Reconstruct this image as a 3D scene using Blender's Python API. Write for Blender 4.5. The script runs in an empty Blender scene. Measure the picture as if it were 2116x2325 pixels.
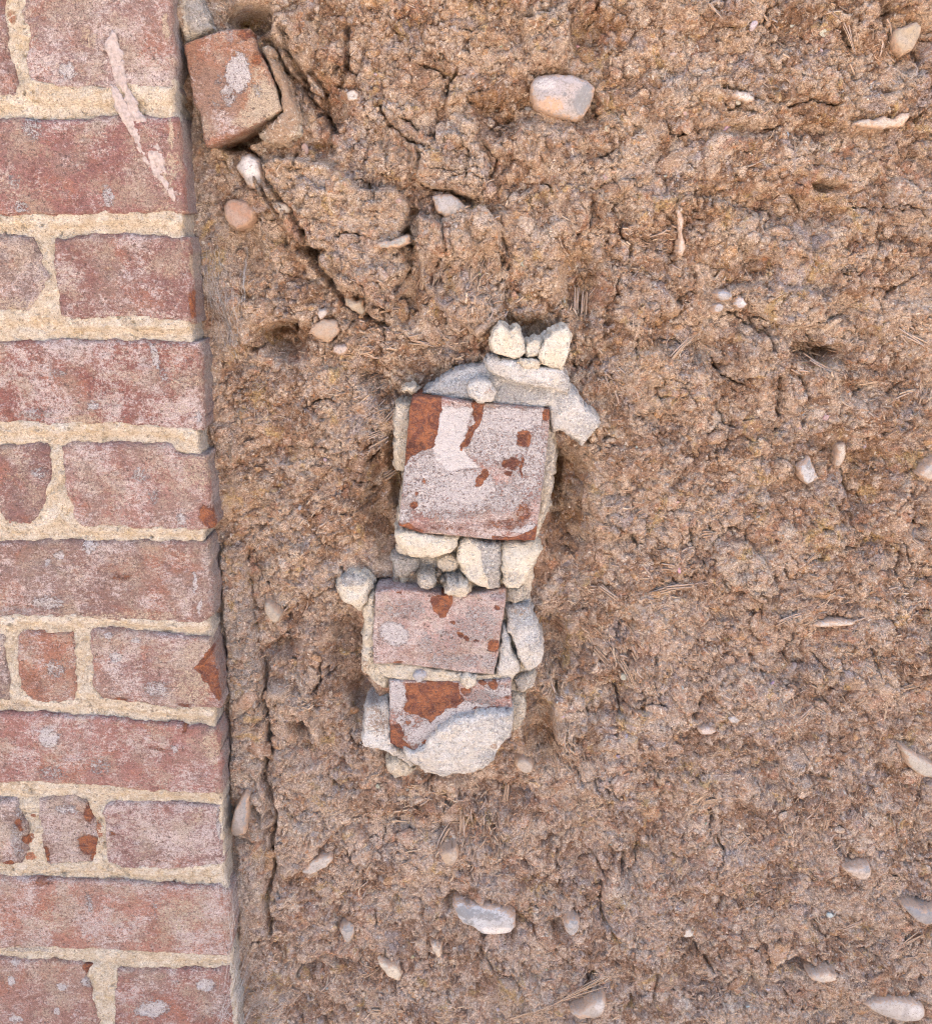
import bpy, bmesh, math, random
import numpy as np
from mathutils import Vector, Matrix

random.seed(7)
rng = np.random.default_rng(7)
scene = bpy.context.scene
COL = scene.collection

# ------------------------------------------------------------------ camera
FPX, CX, CY = 2292.0, 1058.0, 1162.5          # the photo is 2116 x 2325
PITCH = math.radians(15.7)
CAM = (0.0, -0.75, 1.30)
cam_data = bpy.data.cameras.new('camera')
cam = bpy.data.objects.new('camera', cam_data)
COL.objects.link(cam)
cam.location = CAM
cam.rotation_euler = (math.radians(90) - PITCH, 0, 0)
cam_data.sensor_fit = 'HORIZONTAL'
cam_data.sensor_width = 24.0
cam_data.lens = FPX / 2116 * 24.0
cam_data.clip_start = 0.01
cam_data.clip_end = 500
scene.camera = cam

# ------------------------------------------------------------------ light
SUN_EL, SUN_AZ = math.radians(52), math.radians(20)    # the sun stands behind the wall: this face is in open shade
world = bpy.data.worlds.new('World')
scene.world = world
world.use_nodes = True
wn = world.node_tree.nodes
wl = world.node_tree.links
wn.clear()
sky = wn.new('ShaderNodeTexSky')
sky.sky_type = 'NISHITA'
sky.sun_disc = False
sky.sun_elevation = SUN_EL
sky.sun_rotation = SUN_AZ
sky.air_density = 1.0
sky.dust_density = 9.0
sky.ozone_density = 0.3
bg = wn.new('ShaderNodeBackground')
bg.inputs['Strength'].default_value = 0.15
wo = wn.new('ShaderNodeOutputWorld')
wl.new(sky.outputs[0], bg.inputs[0])
wl.new(bg.outputs[0], wo.inputs[0])
sd_ = bpy.data.lights.new('sun', 'SUN')
sd_.energy = 4.0
sd_.angle = math.radians(0.5)
sd_.color = (1.0, 0.93, 0.82)
sun = bpy.data.objects.new('sun', sd_)
COL.objects.link(sun)
sun.location = (0, 3, 5)
sdir = Vector((math.sin(SUN_AZ) * math.cos(SUN_EL), math.cos(SUN_AZ) * math.cos(SUN_EL), math.sin(SUN_EL)))
sun.rotation_euler = sdir.to_track_quat('Z', 'Y').to_euler()
vs = scene.view_settings
vs.view_transform = 'Standard'
vs.look = 'None'
vs.gamma = 1.0
vs.use_curve_mapping = False
vs.exposure = 2.68
scene.render.engine = 'CYCLES'
scene.cycles.max_bounces = 8
scene.cycles.diffuse_bounces = 4
scene.cycles.use_denoising = True
scene.cycles.denoising_prefilter = 'NONE'
scene.cycles.filter_width = 1.1

# ------------------------------------------------------------------ numpy helpers
C_, S_ = math.cos(PITCH), math.sin(PITCH)


def U(px, py, y=0.0):
    """photo pixel -> (x, z) on the upright plane at depth y"""
    px = np.asarray(px, float); py = np.asarray(py, float)
    vx = (px - CX) / FPX; vy = (py - CY) / FPX
    t = (y - CAM[1]) / (C_ - vy * S_)
    return vx * t, CAM[2] + t * (-S_ - vy * C_)


def PXM(py, y=0.0):
    """metres per photo pixel at image row py on plane y"""
    return (y - CAM[1]) / (C_ - (py - CY) / FPX * S_) / FPX


def hsh(ix, iy, s):
    h = (ix.astype(np.int64) * 374761393 + iy.astype(np.int64) * 668265263 + s * 1442695041) & 0xFFFFFFFF
    h = ((h ^ (h >> 13)) * 1274126177) & 0xFFFFFFFF
    h = ((h ^ (h >> 16)) * 2246822519) & 0xFFFFFFFF
    return ((h ^ (h >> 13)) & 0xFFFFFF) / float(0x1000000)


def perlin(x, y, s=0):
    x = x + 1000.37 + s * 17.13; y = y + 1000.71 + s * 5.77
    xi = np.floor(x); yi = np.floor(y)
    fx = x - xi; fy = y - yi
    xi = xi.astype(np.int64); yi = yi.astype(np.int64)
    u = fx * fx * fx * (fx * (fx * 6 - 15) + 10)
    v = fy * fy * fy * (fy * (fy * 6 - 15) + 10)

    def g(a, b, dx, dy):
        an = hsh(xi + a, yi + b, s) * (2 * math.pi)
        return np.cos(an) * dx + np.sin(an) * dy
    n0 = g(0, 0, fx, fy) * (1 - u) + g(1, 0, fx - 1, fy) * u
    n1 = g(0, 1, fx, fy - 1) * (1 - u) + g(1, 1, fx - 1, fy - 1) * u
    return (n0 * (1 - v) + n1 * v) * 1.5


def fbm(x, y, sc, octv=4, s=0, rough=0.5):
    a = 1.0; t = 0; tot = 0
    for k in range(octv):
        t = t + a * perlin(x * sc, y * sc, s + k * 31)
        tot += a; a *= rough; sc *= 2.03
    return t / tot


def worley(x, y, sc, s=0):
    """F1, F2 (in cell units) and the id value of the nearest cell"""
    X = x * sc + 500.5; Y = y * sc + 500.5
    xi = np.floor(X).astype(np.int64); yi = np.floor(Y).astype(np.int64)
    f1 = np.full(X.shape, 9.0); f2 = np.full(X.shape, 9.0); idv = np.zeros(X.shape)
    for a in (-1, 0, 1):
        for b in (-1, 0, 1):
            cx = xi + a; cy = yi + b
            d = np.hypot(cx + hsh(cx, cy, s) - X, cy + hsh(cx, cy, s + 7) - Y)
            m = d < f1
            f2 = np.where(m, f1, np.minimum(f2, d))
            idv = np.where(m, hsh(cx, cy, s + 13), idv)
            f1 = np.where(m, d, f1)
    return f1, f2, idv


def sst(a, b, x):
    t = np.clip((x - a) / (b - a), 0, 1)
    return t * t * (3 - 2 * t)


def sdf(poly, x, z):
    """signed distance, negative inside"""
    d2 = np.full(x.shape, 1e9); ins = np.zeros(x.shape, bool)
    n = len(poly)
    for i in range(n):
        ax, az = poly[i]; bx, bz = poly[(i + 1) % n]
        ex, ez = bx - ax, bz - az
        L = ex * ex + ez * ez
        if L < 1e-14: continue
        t = np.clip(((x - ax) * ex + (z - az) * ez) / L, 0, 1)
        d2 = np.minimum(d2, (x - ax - t * ex) ** 2 + (z - az - t * ez) ** 2)
        if ez != 0:
            c = ((az > z) != (bz > z)) & (x < ex * (z - az) / ez + ax)
            ins ^= c
    d = np.sqrt(d2)
    return np.where(ins, -d, d)


def wpoly(pts, y=0.0):
    return [tuple(float(v) for v in U(p[0], p[1], y)) for p in pts]


def blobs(lst, x, z, y=0.0, warp=0.003, ws=120, s=3):
    """sum of soft ellipses given in photo pixels: (px, py, rx, ry, angle, strength)"""
    out = np.zeros(x.shape)
    if not lst: return out
    wx = x + warp * fbm(x, z, ws, 3, s); wz = z + warp * fbm(x, z, ws, 3, s + 50)
    for b in lst:
        cx, cz = U(b[0], b[1], y); m = PXM(b[1], y)
        a = math.radians(b[4]); ca, sa = math.cos(a), math.sin(a)
        dx = wx - cx; dz = wz - cz
        u = (dx * ca + dz * sa) / (b[2] * m); v = (-dx * sa + dz * ca) / (b[3] * m)
        r = np.sqrt(u * u + v * v)
        out = np.maximum(out, b[5] * (1 - sst(0.55, 1.35, r)))
    return out


# ------------------------------------------------------------------ object helpers
def link(o, parent=None):
    COL.objects.link(o)
    if parent is not None:
        o.parent = parent
    return o


def tag(o, label=None, cat=None, group=None, kind=None):
    for k, v in (('label', label), ('category', cat), ('group', group), ('kind', kind)):
        if v: o[k] = v
    return o


def empty(name, loc, label, cat, group=None):
    o = bpy.data.objects.new(name, None)
    o.location = loc
    o.empty_display_size = 0.02
    link(o)
    return tag(o, label, cat, group)


def mesh_obj(name, V, quads, mat, parent=None, paint=None, tris=None, smooth=True, center=True):
    V = np.asarray(V, float)
    c = V.mean(axis=0) if center else np.zeros(3)
    me = bpy.data.meshes.new(name)
    nq = len(quads) if quads is not None else 0
    nt = len(tris) if tris is not None else 0
    idx = []; starts = []; tot = []
    if nq:
        idx.append(np.asarray(quads).ravel()); tot.append(np.full(nq, 4)); starts.append(np.arange(nq) * 4)
    if nt:
        idx.append(np.asarray(tris).ravel()); tot.append(np.full(nt, 3)); starts.append(nq * 4 + np.arange(nt) * 3)
    idx = np.concatenate(idx); tot = np.concatenate(tot); starts = np.concatenate(starts)
    me.vertices.add(len(V)); me.loops.add(len(idx)); me.polygons.add(len(tot))
    me.vertices.foreach_set('co', (V - c).astype(np.float32).ravel())
    me.loops.foreach_set('vertex_index', idx.astype(np.int32))
    me.polygons.foreach_set('loop_start', starts.astype(np.int32))
    me.polygons.foreach_set('loop_total', tot.astype(np.int32))
    if smooth:
        me.polygons.foreach_set('use_smooth', np.ones(len(tot), bool))
    me.update(calc_edges=True)
    if paint is not None:
        ca = me.color_attributes.new('paint', 'FLOAT_COLOR', 'POINT')
        ca.data.foreach_set('color', np.asarray(paint, np.float32).ravel())
    me.materials.append(mat)
    o = bpy.data.objects.new(name, me)
    p = Vector(parent.location) if parent is not None else Vector((0, 0, 0))
    q = parent
    while q is not None and q.parent is not None:
        q = q.parent; p = p + Vector(q.location)
    o.location = Vector(c) - p
    link(o, parent)
    return o


def slab(name, pts, yf, yb, mat, parent=None, cell=0.0012, rnd=0.0018, dome=0.0, domer=0.012, warp=0.0012, ws=110,
         rough=((0.0006, 120), (0.0003, 400)), tilt=(0, 0), extra=None, paint=None, seed=0, facets=0, flare=0.0,
         sidenoise=0.0012, world_poly=False, color=None, rings=5, facet_h=None, rimdirt=0.0, rimw=0.003):
    """A solid lump: outline given in photo pixels at depth yf, real front relief, real sides back to yb."""
    poly = pts if world_poly else wpoly(pts, yf)
    P = np.array(poly)
    x0, z0 = P.min(0) - 0.003; x1, z1 = P.max(0) + 0.003
    nx = int((x1 - x0) / cell) + 2; nz = int((z1 - z0) / cell) + 2
    xs = x0 + np.arange(nx) * cell; zs = z0 + np.arange(nz) * cell
    X, Z = np.meshgrid(xs, zs, indexing='ij')

    def SD(x, z):
        wx = x + warp * fbm(x, z, ws, 3, seed + 1, 0.6); wz = z + warp * fbm(x, z, ws, 3, seed + 2, 0.6)
        return sdf(poly, wx, wz)
    sd = SD(X, Z)
    cen = (sd[:-1, :-1] + sd[1:, :-1] + sd[:-1, 1:] + sd[1:, 1:]) / 4
    keep = cen < 0
    I = np.arange(nx * nz).reshape(nx, nz)
    q = np.stack([I[:-1, :-1], I[1:, :-1], I[1:, 1:], I[:-1, 1:]], -1)[keep]
    E = np.concatenate([q[:, [0, 1]], q[:, [1, 2]], q[:, [2, 3]], q[:, [3, 0]]])
    key = np.minimum(E[:, 0], E[:, 1]).astype(np.int64) * (nx * nz) + np.maximum(E[:, 0], E[:, 1])
    uk, inv, cnt = np.unique(key, return_inverse=True, return_counts=True)
    BE = E[cnt[inv] == 1]
    bv = np.unique(BE)
    x = X.ravel().copy(); z = Z.ravel().copy(); d = sd.ravel().copy()
    # snap rim vertices on the outline
    e = cell * 0.3
    gx = (SD(x[bv] + e, z[bv]) - SD(x[bv] - e, z[bv])) / (2 * e); gz = (SD(x[bv], z[bv] + e) - SD(x[bv], z[bv] - e)) / (2 * e)
    gl = np.maximum(np.hypot(gx, gz), 0.3); gx /= gl; gz /= gl
    mv = np.clip(d[bv], -cell, cell)
    x[bv] -= gx * mv; z[bv] -= gz * mv; d[bv] = 0
    used = np.unique(q)
    rem = -np.ones(nx * nz, np.int64); rem[used] = np.arange(len(used))
    q = rem[q]; BE = rem[BE]; bvr = rem[bv]
    x = x[used]; z = z[used]; din = np.maximum(-d[used], 0)
    cx, cz = P.mean(0)
    y = np.full(x.shape, yf) + tilt[0] * (x - cx) + tilt[1] * (z - cz)
    if dome:
        t = np.clip(din / domer, 0, 1)
        y += dome * (1 - np.sqrt(1 - (1 - t) ** 2))
    if facets:
        # broken faces: planes that touch a low dome at random points
        r = np.random.default_rng(seed + 99)
        hw, hh_ = (x1 - x0) / 2, (z1 - z0) / 2; D = facet_h if facet_h else 0.30 * min(hw, hh_)
        f = np.full(x.shape, 1e9)
        xw = x + .0006 * fbm(x, z, 160, 3, seed + 77); zw = z + .0006 * fbm(x, z, 160, 3, seed + 78)
        for k in range(facets):
            rr = math.sqrt(r.uniform(0, 1)) * .95; an = 2.4 * k + r.uniform(-.5, .5)
            su, sv = rr * math.cos(an), rr * math.sin(an)
            u = (xw - cx) / hw - su; v = (zw - cz) / hh_ - sv
            f = np.minimum(f, D * (1 - su * su - sv * sv) - 2 * D * (su * u + sv * v) * r.uniform(.6, 1.8) + D * r.uniform(-.1, .35))
        y = y - np.clip(f, -1.2 * D, 2 * D) + 0.55 * D
    for a, sc in rough:
        y += a * fbm(x, z, sc, 3, seed + int(sc), 0.55)
    if extra is not None:
        y = extra(x, z, y, din)
    tr = np.clip(din / rnd, 0, 1)
    y = y + rnd * (1 - np.sqrt(1 - (1 - tr) ** 2))
    # sides
    nb = len(bv)
    pos = -np.ones(len(x), np.int64); pos[bvr] = np.arange(nb)
    VX = [x]; VY = [y]; VZ = [z]; quads = [q]
    prev = bvr; base = len(x)
    rx, ry, rz = x[bvr], y[bvr], z[bvr]
    for k in range(1, rings + 1):
        t = (k / rings) ** 1.3
        yy = ry * (1 - t) + yb * t
        nn = sidenoise * (perlin((rx + rz * 0.7) * 260 + k * .9, yy * 420, seed + 5) + 0.6 * perlin(rx * 90 + yy * 70, rz * 90, seed + 6)) - flare * t
        VX.append(rx + gx * nn * -1 if False else rx + gx * nn); VZ.append(rz + gz * nn); VY.append(yy)
        cur = base + np.arange(nb)
        a = BE[:, 0]; b = BE[:, 1]
        quads.append(np.stack([prev[pos[b]] if k > 1 else b, prev[pos[a]] if k > 1 else a, cur[pos[a]], cur[pos[b]]], -1))
        prev = cur; base += nb
    V = np.stack([np.concatenate(VX), np.concatenate(VY), np.concatenate(VZ)], -1)
    pc = None
    if paint is not None:
        pc = paint(V[:, 0], V[:, 2], V[:, 1])
    else:
        pc = np.zeros((len(V), 4))
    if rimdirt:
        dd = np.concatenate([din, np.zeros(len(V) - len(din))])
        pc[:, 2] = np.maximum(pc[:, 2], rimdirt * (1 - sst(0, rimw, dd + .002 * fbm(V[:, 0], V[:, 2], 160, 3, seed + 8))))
    o = mesh_obj(name, V, np.concatenate(quads), mat, parent, pc)
    if color is not None:
        o.color = color
    return o


# ------------------------------------------------------------------ node helpers
class NT:
    def __init__(self, name):
        self.m = bpy.data.materials.new(name)
        self.m.use_nodes = True
        self.t = self.m.node_tree
        self.t.nodes.clear()
        self.out = self.t.nodes.new('ShaderNodeOutputMaterial')
        self.b = self.t.nodes.new('ShaderNodeBsdfPrincipled')
        self.t.links.new(self.b.outputs[0], self.out.inputs[0])
        self.geo = self.t.nodes.new('ShaderNodeNewGeometry')
        self.P = self.geo.outputs['Position']

    def _set(self, sock, v):
        if isinstance(v, bpy.types.NodeSocket): self.t.links.new(v, sock)
        elif isinstance(v, (tuple, list)) and len(v) == 3 and sock.type == 'RGBA': sock.default_value = (*v, 1)
        else: sock.default_value = v

    def noise(self, scale, detail=4, rough=0.55, dist=0.0, vec=None):
        n = self.t.nodes.new('ShaderNodeTexNoise')
        self._set(n.inputs['Vector'], vec or self.P)
        n.inputs['Scale'].default_value = scale; n.inputs['Detail'].default_value = detail
        n.inputs['Roughness'].default_value = rough; n.inputs['Distortion'].default_value = dist
        return n.outputs['Fac']

    def voro(self, scale, feature='F1', vec=None, rnd=1.0):
        n = self.t.nodes.new('ShaderNodeTexVoronoi'); n.feature = feature
        self._set(n.inputs['Vector'], vec or self.P)
        n.inputs['Scale'].default_value = scale
        n.inputs['Randomness'].default_value = rnd
        return n.outputs['Distance']

    def map(self, scale=(1, 1, 1), rot=(0, 0, 0), vec=None, loc=(0, 0, 0)):
        n = self.t.nodes.new('ShaderNodeMapping')
        self._set(n.inputs['Vector'], vec or self.P)
        n.inputs['Scale'].default_value = scale; n.inputs['Rotation'].default_value = rot; n.inputs['Location'].default_value = loc
        return n.outputs[0]

    def math(self, op, a, b=0.0, c=None, clamp=False):
        n = self.t.nodes.new('ShaderNodeMath'); n.operation = op; n.use_clamp = clamp
        self._set(n.inputs[0], a); self._set(n.inputs[1], b)
        if c is not None: self._set(n.inputs[2], c)
        return n.outputs[0]

    def step(self, x, lo, hi, to0=0.0, to1=1.0):
        n = self.t.nodes.new('ShaderNodeMapRange'); n.interpolation_type = 'SMOOTHSTEP'
        self._set(n.inputs[0], x)
        n.inputs[1].default_value = lo; n.inputs[2].default_value = hi; n.inputs[3].default_value = to0; n.inputs[4].default_value = to1
        return n.outputs[0]

    def mix(self, f, a, b, mode='MIX'):
        n = self.t.nodes.new('ShaderNodeMix'); n.data_type = 'RGBA'; n.blend_type = mode
        self._set(n.inputs[0], f); self._set(n.inputs[6], a); self._set(n.inputs[7], b)
        return n.outputs[2]

    def attr(self, name='paint'):
        n = self.t.nodes.new('ShaderNodeAttribute'); n.attribute_name = name
        s = self.t.nodes.new('ShaderNodeSeparateColor')
        self.t.links.new(n.outputs['Color'], s.inputs[0])
        return s.outputs[0], s.outputs[1], s.outputs[2], n.outputs['Alpha']

    def objcol(self):
        n = self.t.nodes.new('ShaderNodeObjectInfo')
        return n.outputs['Color'], n.outputs['Alpha'], n.outputs['Random']

    def bump(self, h, dist, strength=1.0, normal=None):
        n = self.t.nodes.new('ShaderNodeBump')
        self._set(n.inputs['Height'], h); n.inputs['Distance'].default_value = dist; n.inputs['Strength'].default_value = strength
        if normal is not None: self.t.links.new(normal, n.inputs['Normal'])
        return n.outputs[0]

    def done(self, col, rough=0.9, normal=None, spec=0.2):
        self._set(self.b.inputs['Base Color'], col); self._set(self.b.inputs['Roughness'], rough)
        self.b.inputs['Specular IOR Level'].default_value = spec
        if normal is not None: self.t.links.new(normal, self.b.inputs['Normal'])
        return self.m


# ------------------------------------------------------------------ materials
def squiggle(n, sc, width, loc, det=3, dist=0.6):
    """thin wandering lines: shade of hairline cracks put into the colour, and fibre marks"""
    v = n.noise(sc, det, 0.6, dist, n.map(loc=loc))
    return n.step(n.math('ABSOLUTE', n.math('SUBTRACT', v, 0.5)), 0.0, width, 1, 0)


def mat_cob(name='cob_earth'):
    n = NT(name)
    R, G, B, A = n.attr()                    # ochre, grey clay, dark brown mostly in hollows and gaps, dust
    big = n.noise(14, 5, 0.6); med = n.noise(70, 5, 0.65, 0.4); fine = n.noise(420, 4, 0.75, 0.6); gr = n.noise(1300, 2, 0.8)
    lump = n.voro(160)
    grad = n.t.nodes.new('ShaderNodeSeparateXYZ'); n.t.links.new(n.P, grad.inputs[0])
    low = n.step(n.math('ADD', grad.outputs[2], n.math('MULTIPLY', n.math('SUBTRACT', big, 0.5), 0.9)), 0.72, 1.35)     # the lower lifts are pinker earth
    c = n.mix(low, (0.60, 0.445, 0.355), (0.53, 0.375, 0.255))
    c = n.mix(n.step(big, 0.40, 0.66, 0, 0.8), c, n.mix(low, (0.68, 0.535, 0.445), (0.62, 0.475, 0.345)))
    c = n.mix(n.step(med, 0.47, 0.66, 0, 0.8), c, (0.42, 0.265, 0.175))
    c = n.mix(n.step(n.noise(120, 4, 0.65, vec=n.map(loc=(3, 1, 2))), 0.53, 0.68), c, (0.72, 0.58, 0.47))
    c = n.mix(n.math('MULTIPLY', R, n.step(n.noise(90, 4, 0.7), 0.3, 0.62)), c, (0.56, 0.335, 0.15))
    c = n.mix(n.math('MULTIPLY', G, n.step(n.noise(150, 4, 0.7, vec=n.map(loc=(5, 5, 5))), 0.28, 0.52)), c, (0.72, 0.61, 0.50))
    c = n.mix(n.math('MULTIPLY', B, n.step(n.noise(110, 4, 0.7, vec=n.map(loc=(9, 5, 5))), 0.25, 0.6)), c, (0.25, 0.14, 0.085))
    c = n.mix(n.math('MULTIPLY', A, n.step(n.noise(240, 4, 0.7, vec=n.map(loc=(9, 5, 15))), 0.3, 0.6)), c, (0.42, 0.405, 0.385))
    # the different earths and stains that were trodden together
    for sc_, lo, hi, am, loc, cc in ((34, .55, .64, .75, (11, 1, 2), (0.47, 0.42, 0.42)), (42, .57, .66, .8, (2, 11, 2), (0.60, 0.43, 0.20)), (38, .56, .66, .75, (2, 1, 12), (0.52, 0.285, 0.19)),
                                     (55, .56, .64, .75, (9, 9, 2), (0.78, 0.67, 0.55)), (75, .56, .64, .7, (2, 9, 9), (0.34, 0.215, 0.15)), (90, .58, .66, .7, (9, 2, 9), (0.55, 0.51, 0.50)), (110, .58, .66, .7, (5, 2, 9), (0.60, 0.34, 0.20))):
        c = n.mix(n.step(n.noise(sc_, 5, 0.7, 0.6, n.map(loc=loc)), lo, hi, 0, am), c, cc)
    # flecks: pale grit, dark straw ends, orange grit, dark lines painted as crack shade
    c = n.mix(n.step(fine, 0.52, 0.66, 0, .5), c, (0.84, 0.71, 0.59))
    f2 = n.noise(640, 3, 0.8, 0.9, n.map(loc=(5, 7, 3)))
    c = n.mix(1.0, c, n.mix(n.step(f2, 0.36, 0.64), (0.66, 0.60, 0.57), (1.20, 1.19, 1.18)), 'MULTIPLY')
    c = n.mix(n.step(n.noise(520, 3, 0.75, 0.8, n.map(loc=(2, 7, 3))), 0.60, 0.68, 0, 0.7), c, (0.22, 0.14, 0.10))
    c = n.mix(n.step(gr, 0.25, 0.7, 0.3, 0), c, (0.24, 0.16, 0.12))
    c = n.mix(n.math('MULTIPLY', squiggle(n, 190, 0.020, (7, 7, 1)), n.step(n.noise(40, 3, .6, vec=n.map(loc=(0, 3, 1))), .42, .58)), c, (0.115, 0.07, 0.05))
    c = n.mix(n.math('MULTIPLY', squiggle(n, 380, 0.022, (1, 7, 9), 2, 1.2), 0.5), c, (0.16, 0.10, 0.07))
    c = n.mix(n.step(n.noise(300, 2, 0.5, vec=n.map(loc=(4, 4, 8))), 0.66, 0.73, 0, .85), c, (0.78, 0.70, 0.60))
    c = n.mix(n.step(n.noise(260, 2, 0.5, vec=n.map(loc=(1, 6, 8))), 0.66, 0.74, 0, .7), c, (0.54, 0.27, 0.13))
    fib = n.noise(260, 4, 0.75, 1.5, n.map(scale=(1, 1, 3.2), rot=(0, 0.6, 0)))
    h = n.math('ADD', n.math('MULTIPLY', fine, 1.1), n.math('MULTIPLY', gr, 0.45))
    h = n.math('ADD', h, n.math('MULTIPLY', fib, 0.9))
    h = n.math('ADD', h, n.math('MULTIPLY', lump, 0.35))
    return n.done(c, 0.97, n.bump(h, 0.0022, 1.0), 0.05)


def mat_brick():
    n = NT('weathered_brick')
    R, G, B, A = n.attr()                    # bare red, white bloom, cream lime smear, blue-grey dust
    oc, oa, ornd = n.objcol()                # body colour, bloom amount
    fine = n.noise(560, 4, 0.8, 0.6); med = n.noise(60, 5, 0.65, 0.3); gr = n.noise(1500, 2, 0.8); mid = n.noise(210, 4, 0.7, 0.5)
    strk = n.noise(120, 5, 0.8, 1.2, n.map(scale=(1, 1, 2.6), rot=(0, 0.35, 0)))
    c = n.mix(n.step(med, 0.35, 0.65), oc, n.mix(0.4, oc, (0.24, 0.12, 0.10)))
    c = n.mix(n.step(n.noise(24, 5, 0.7, .4, n.map(loc=(7, 2, 8))), 0.52, 0.62, 0, 0.6), c, (0.47, 0.215, 0.14))
    c = n.mix(n.step(n.noise(30, 4, 0.6, vec=n.map(loc=(3, 3, 1))), 0.46, 0.62, 0, 0.55), c, (0.37, 0.285, 0.24))
    c = n.mix(n.step(mid, 0.52, 0.72, 0, 0.5), c, (0.46, 0.22, 0.15))
    s = n.math('ADD', n.math('MULTIPLY', fine, 0.8), n.math('ADD', n.math('MULTIPLY', strk, 0.55), n.math('ADD', n.math('MULTIPLY', oa, 0.20), n.math('ADD', n.math('MULTIPLY', mid, 0.30), n.math('MULTIPLY', n.math('SUBTRACT', n.noise(42, 5, .65, .5, n.map(loc=(2, 2, 8))), 0.5), 0.75)))))
    c = n.mix(n.step(s, 0.88, 1.08, 0, 0.95), c, (0.70, 0.61, 0.58))
    c = n.mix(n.step(n.math('ADD', n.math('MULTIPLY', fine, .8), n.noise(38, 4, 0.6)), 0.90, 1.06, 0, 0.6), c, (0.55, 0.46, 0.355))
    e = n.math('MULTIPLY', n.math('SUBTRACT', fine, 0.5), 1.9)
    e2 = n.math('ADD', e, n.math('MULTIPLY', n.math('SUBTRACT', mid, 0.5), 0.9))
    c = n.mix(n.step(n.math('ADD', B, e2), 0.38, 0.75, 0, .95), c, (0.62, 0.52, 0.39))
    c = n.mix(n.step(n.math('ADD', G, e2), 0.40, 0.62, 0, .97), c, n.mix(mid, (0.60, 0.57, 0.565), (0.69, 0.665, 0.665)))
    red = n.mix(n.step(n.noise(130, 5, .75, 1., n.map(loc=(1, 2, 2))), .42, .58), (0.40, 0.15, 0.065), (0.17, 0.062, 0.045))
    red = n.mix(n.step(fine, .52, .7, 0, .7), red, (0.50, 0.26, 0.16))
    rm = n.step(n.math('ADD', R, n.math('MULTIPLY', e2, 1.15)), 0.40, 0.62)
    gm = n.step(n.math('ADD', G, e2), 0.40, 0.62)
    c = n.mix(rm, c, red)
    c = n.mix(n.step(n.math('ADD', A, e), 0.3, 0.9, 0, 0.8), c, (0.34, 0.34, 0.345))
    c = n.mix(n.math('MULTIPLY', n.step(gr, 0.3, 0.7, 0.42, 0), n.step(G, 1.0, 1.25, 1, .3)), c, (0.17, 0.11, 0.10))
    c = n.mix(n.step(n.math('SUBTRACT', n.noise(480, 3, 0.7, 0.8, n.map(loc=(3, 8, 4))), n.step(G, 1.0, 1.25, 0, .12)), 0.55, 0.66, 0, 0.85), c, (0.15, 0.105, 0.095))
    c = n.mix(n.math('MULTIPLY', squiggle(n, 260, 0.016, (3, 1, 7)), .55), c, (0.14, 0.09, 0.08))
    f2 = n.noise(600, 3, 0.8, 1.2, n.map(loc=(5, 2, 3), scale=(1, 1, 1.4), rot=(0, .5, 0)))
    c = n.mix(n.math('SUBTRACT', 0.62, n.math('MULTIPLY', G, 0.3), clamp=True), c, n.mix(n.step(f2, 0.36, 0.64), (0.55, 0.50, 0.49), (1.22, 1.22, 1.22)), 'MULTIPLY')
    h = n.math('ADD', n.math('MULTIPLY', fine, 1.1), n.math('MULTIPLY', strk, 1.2))
    h = n.math('ADD', h, n.math('ADD', n.math('MULTIPLY', gr, 0.4), n.math('MULTIPLY', mid, .8)))
    h = n.math('ADD', h, n.math('MULTIPLY', gm, .5)); h = n.math('SUBTRACT', h, n.math('MULTIPLY', rm, .8))
    return n.done(c, 0.92, n.bump(h, 0.0019, 1.0), 0.1)


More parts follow.
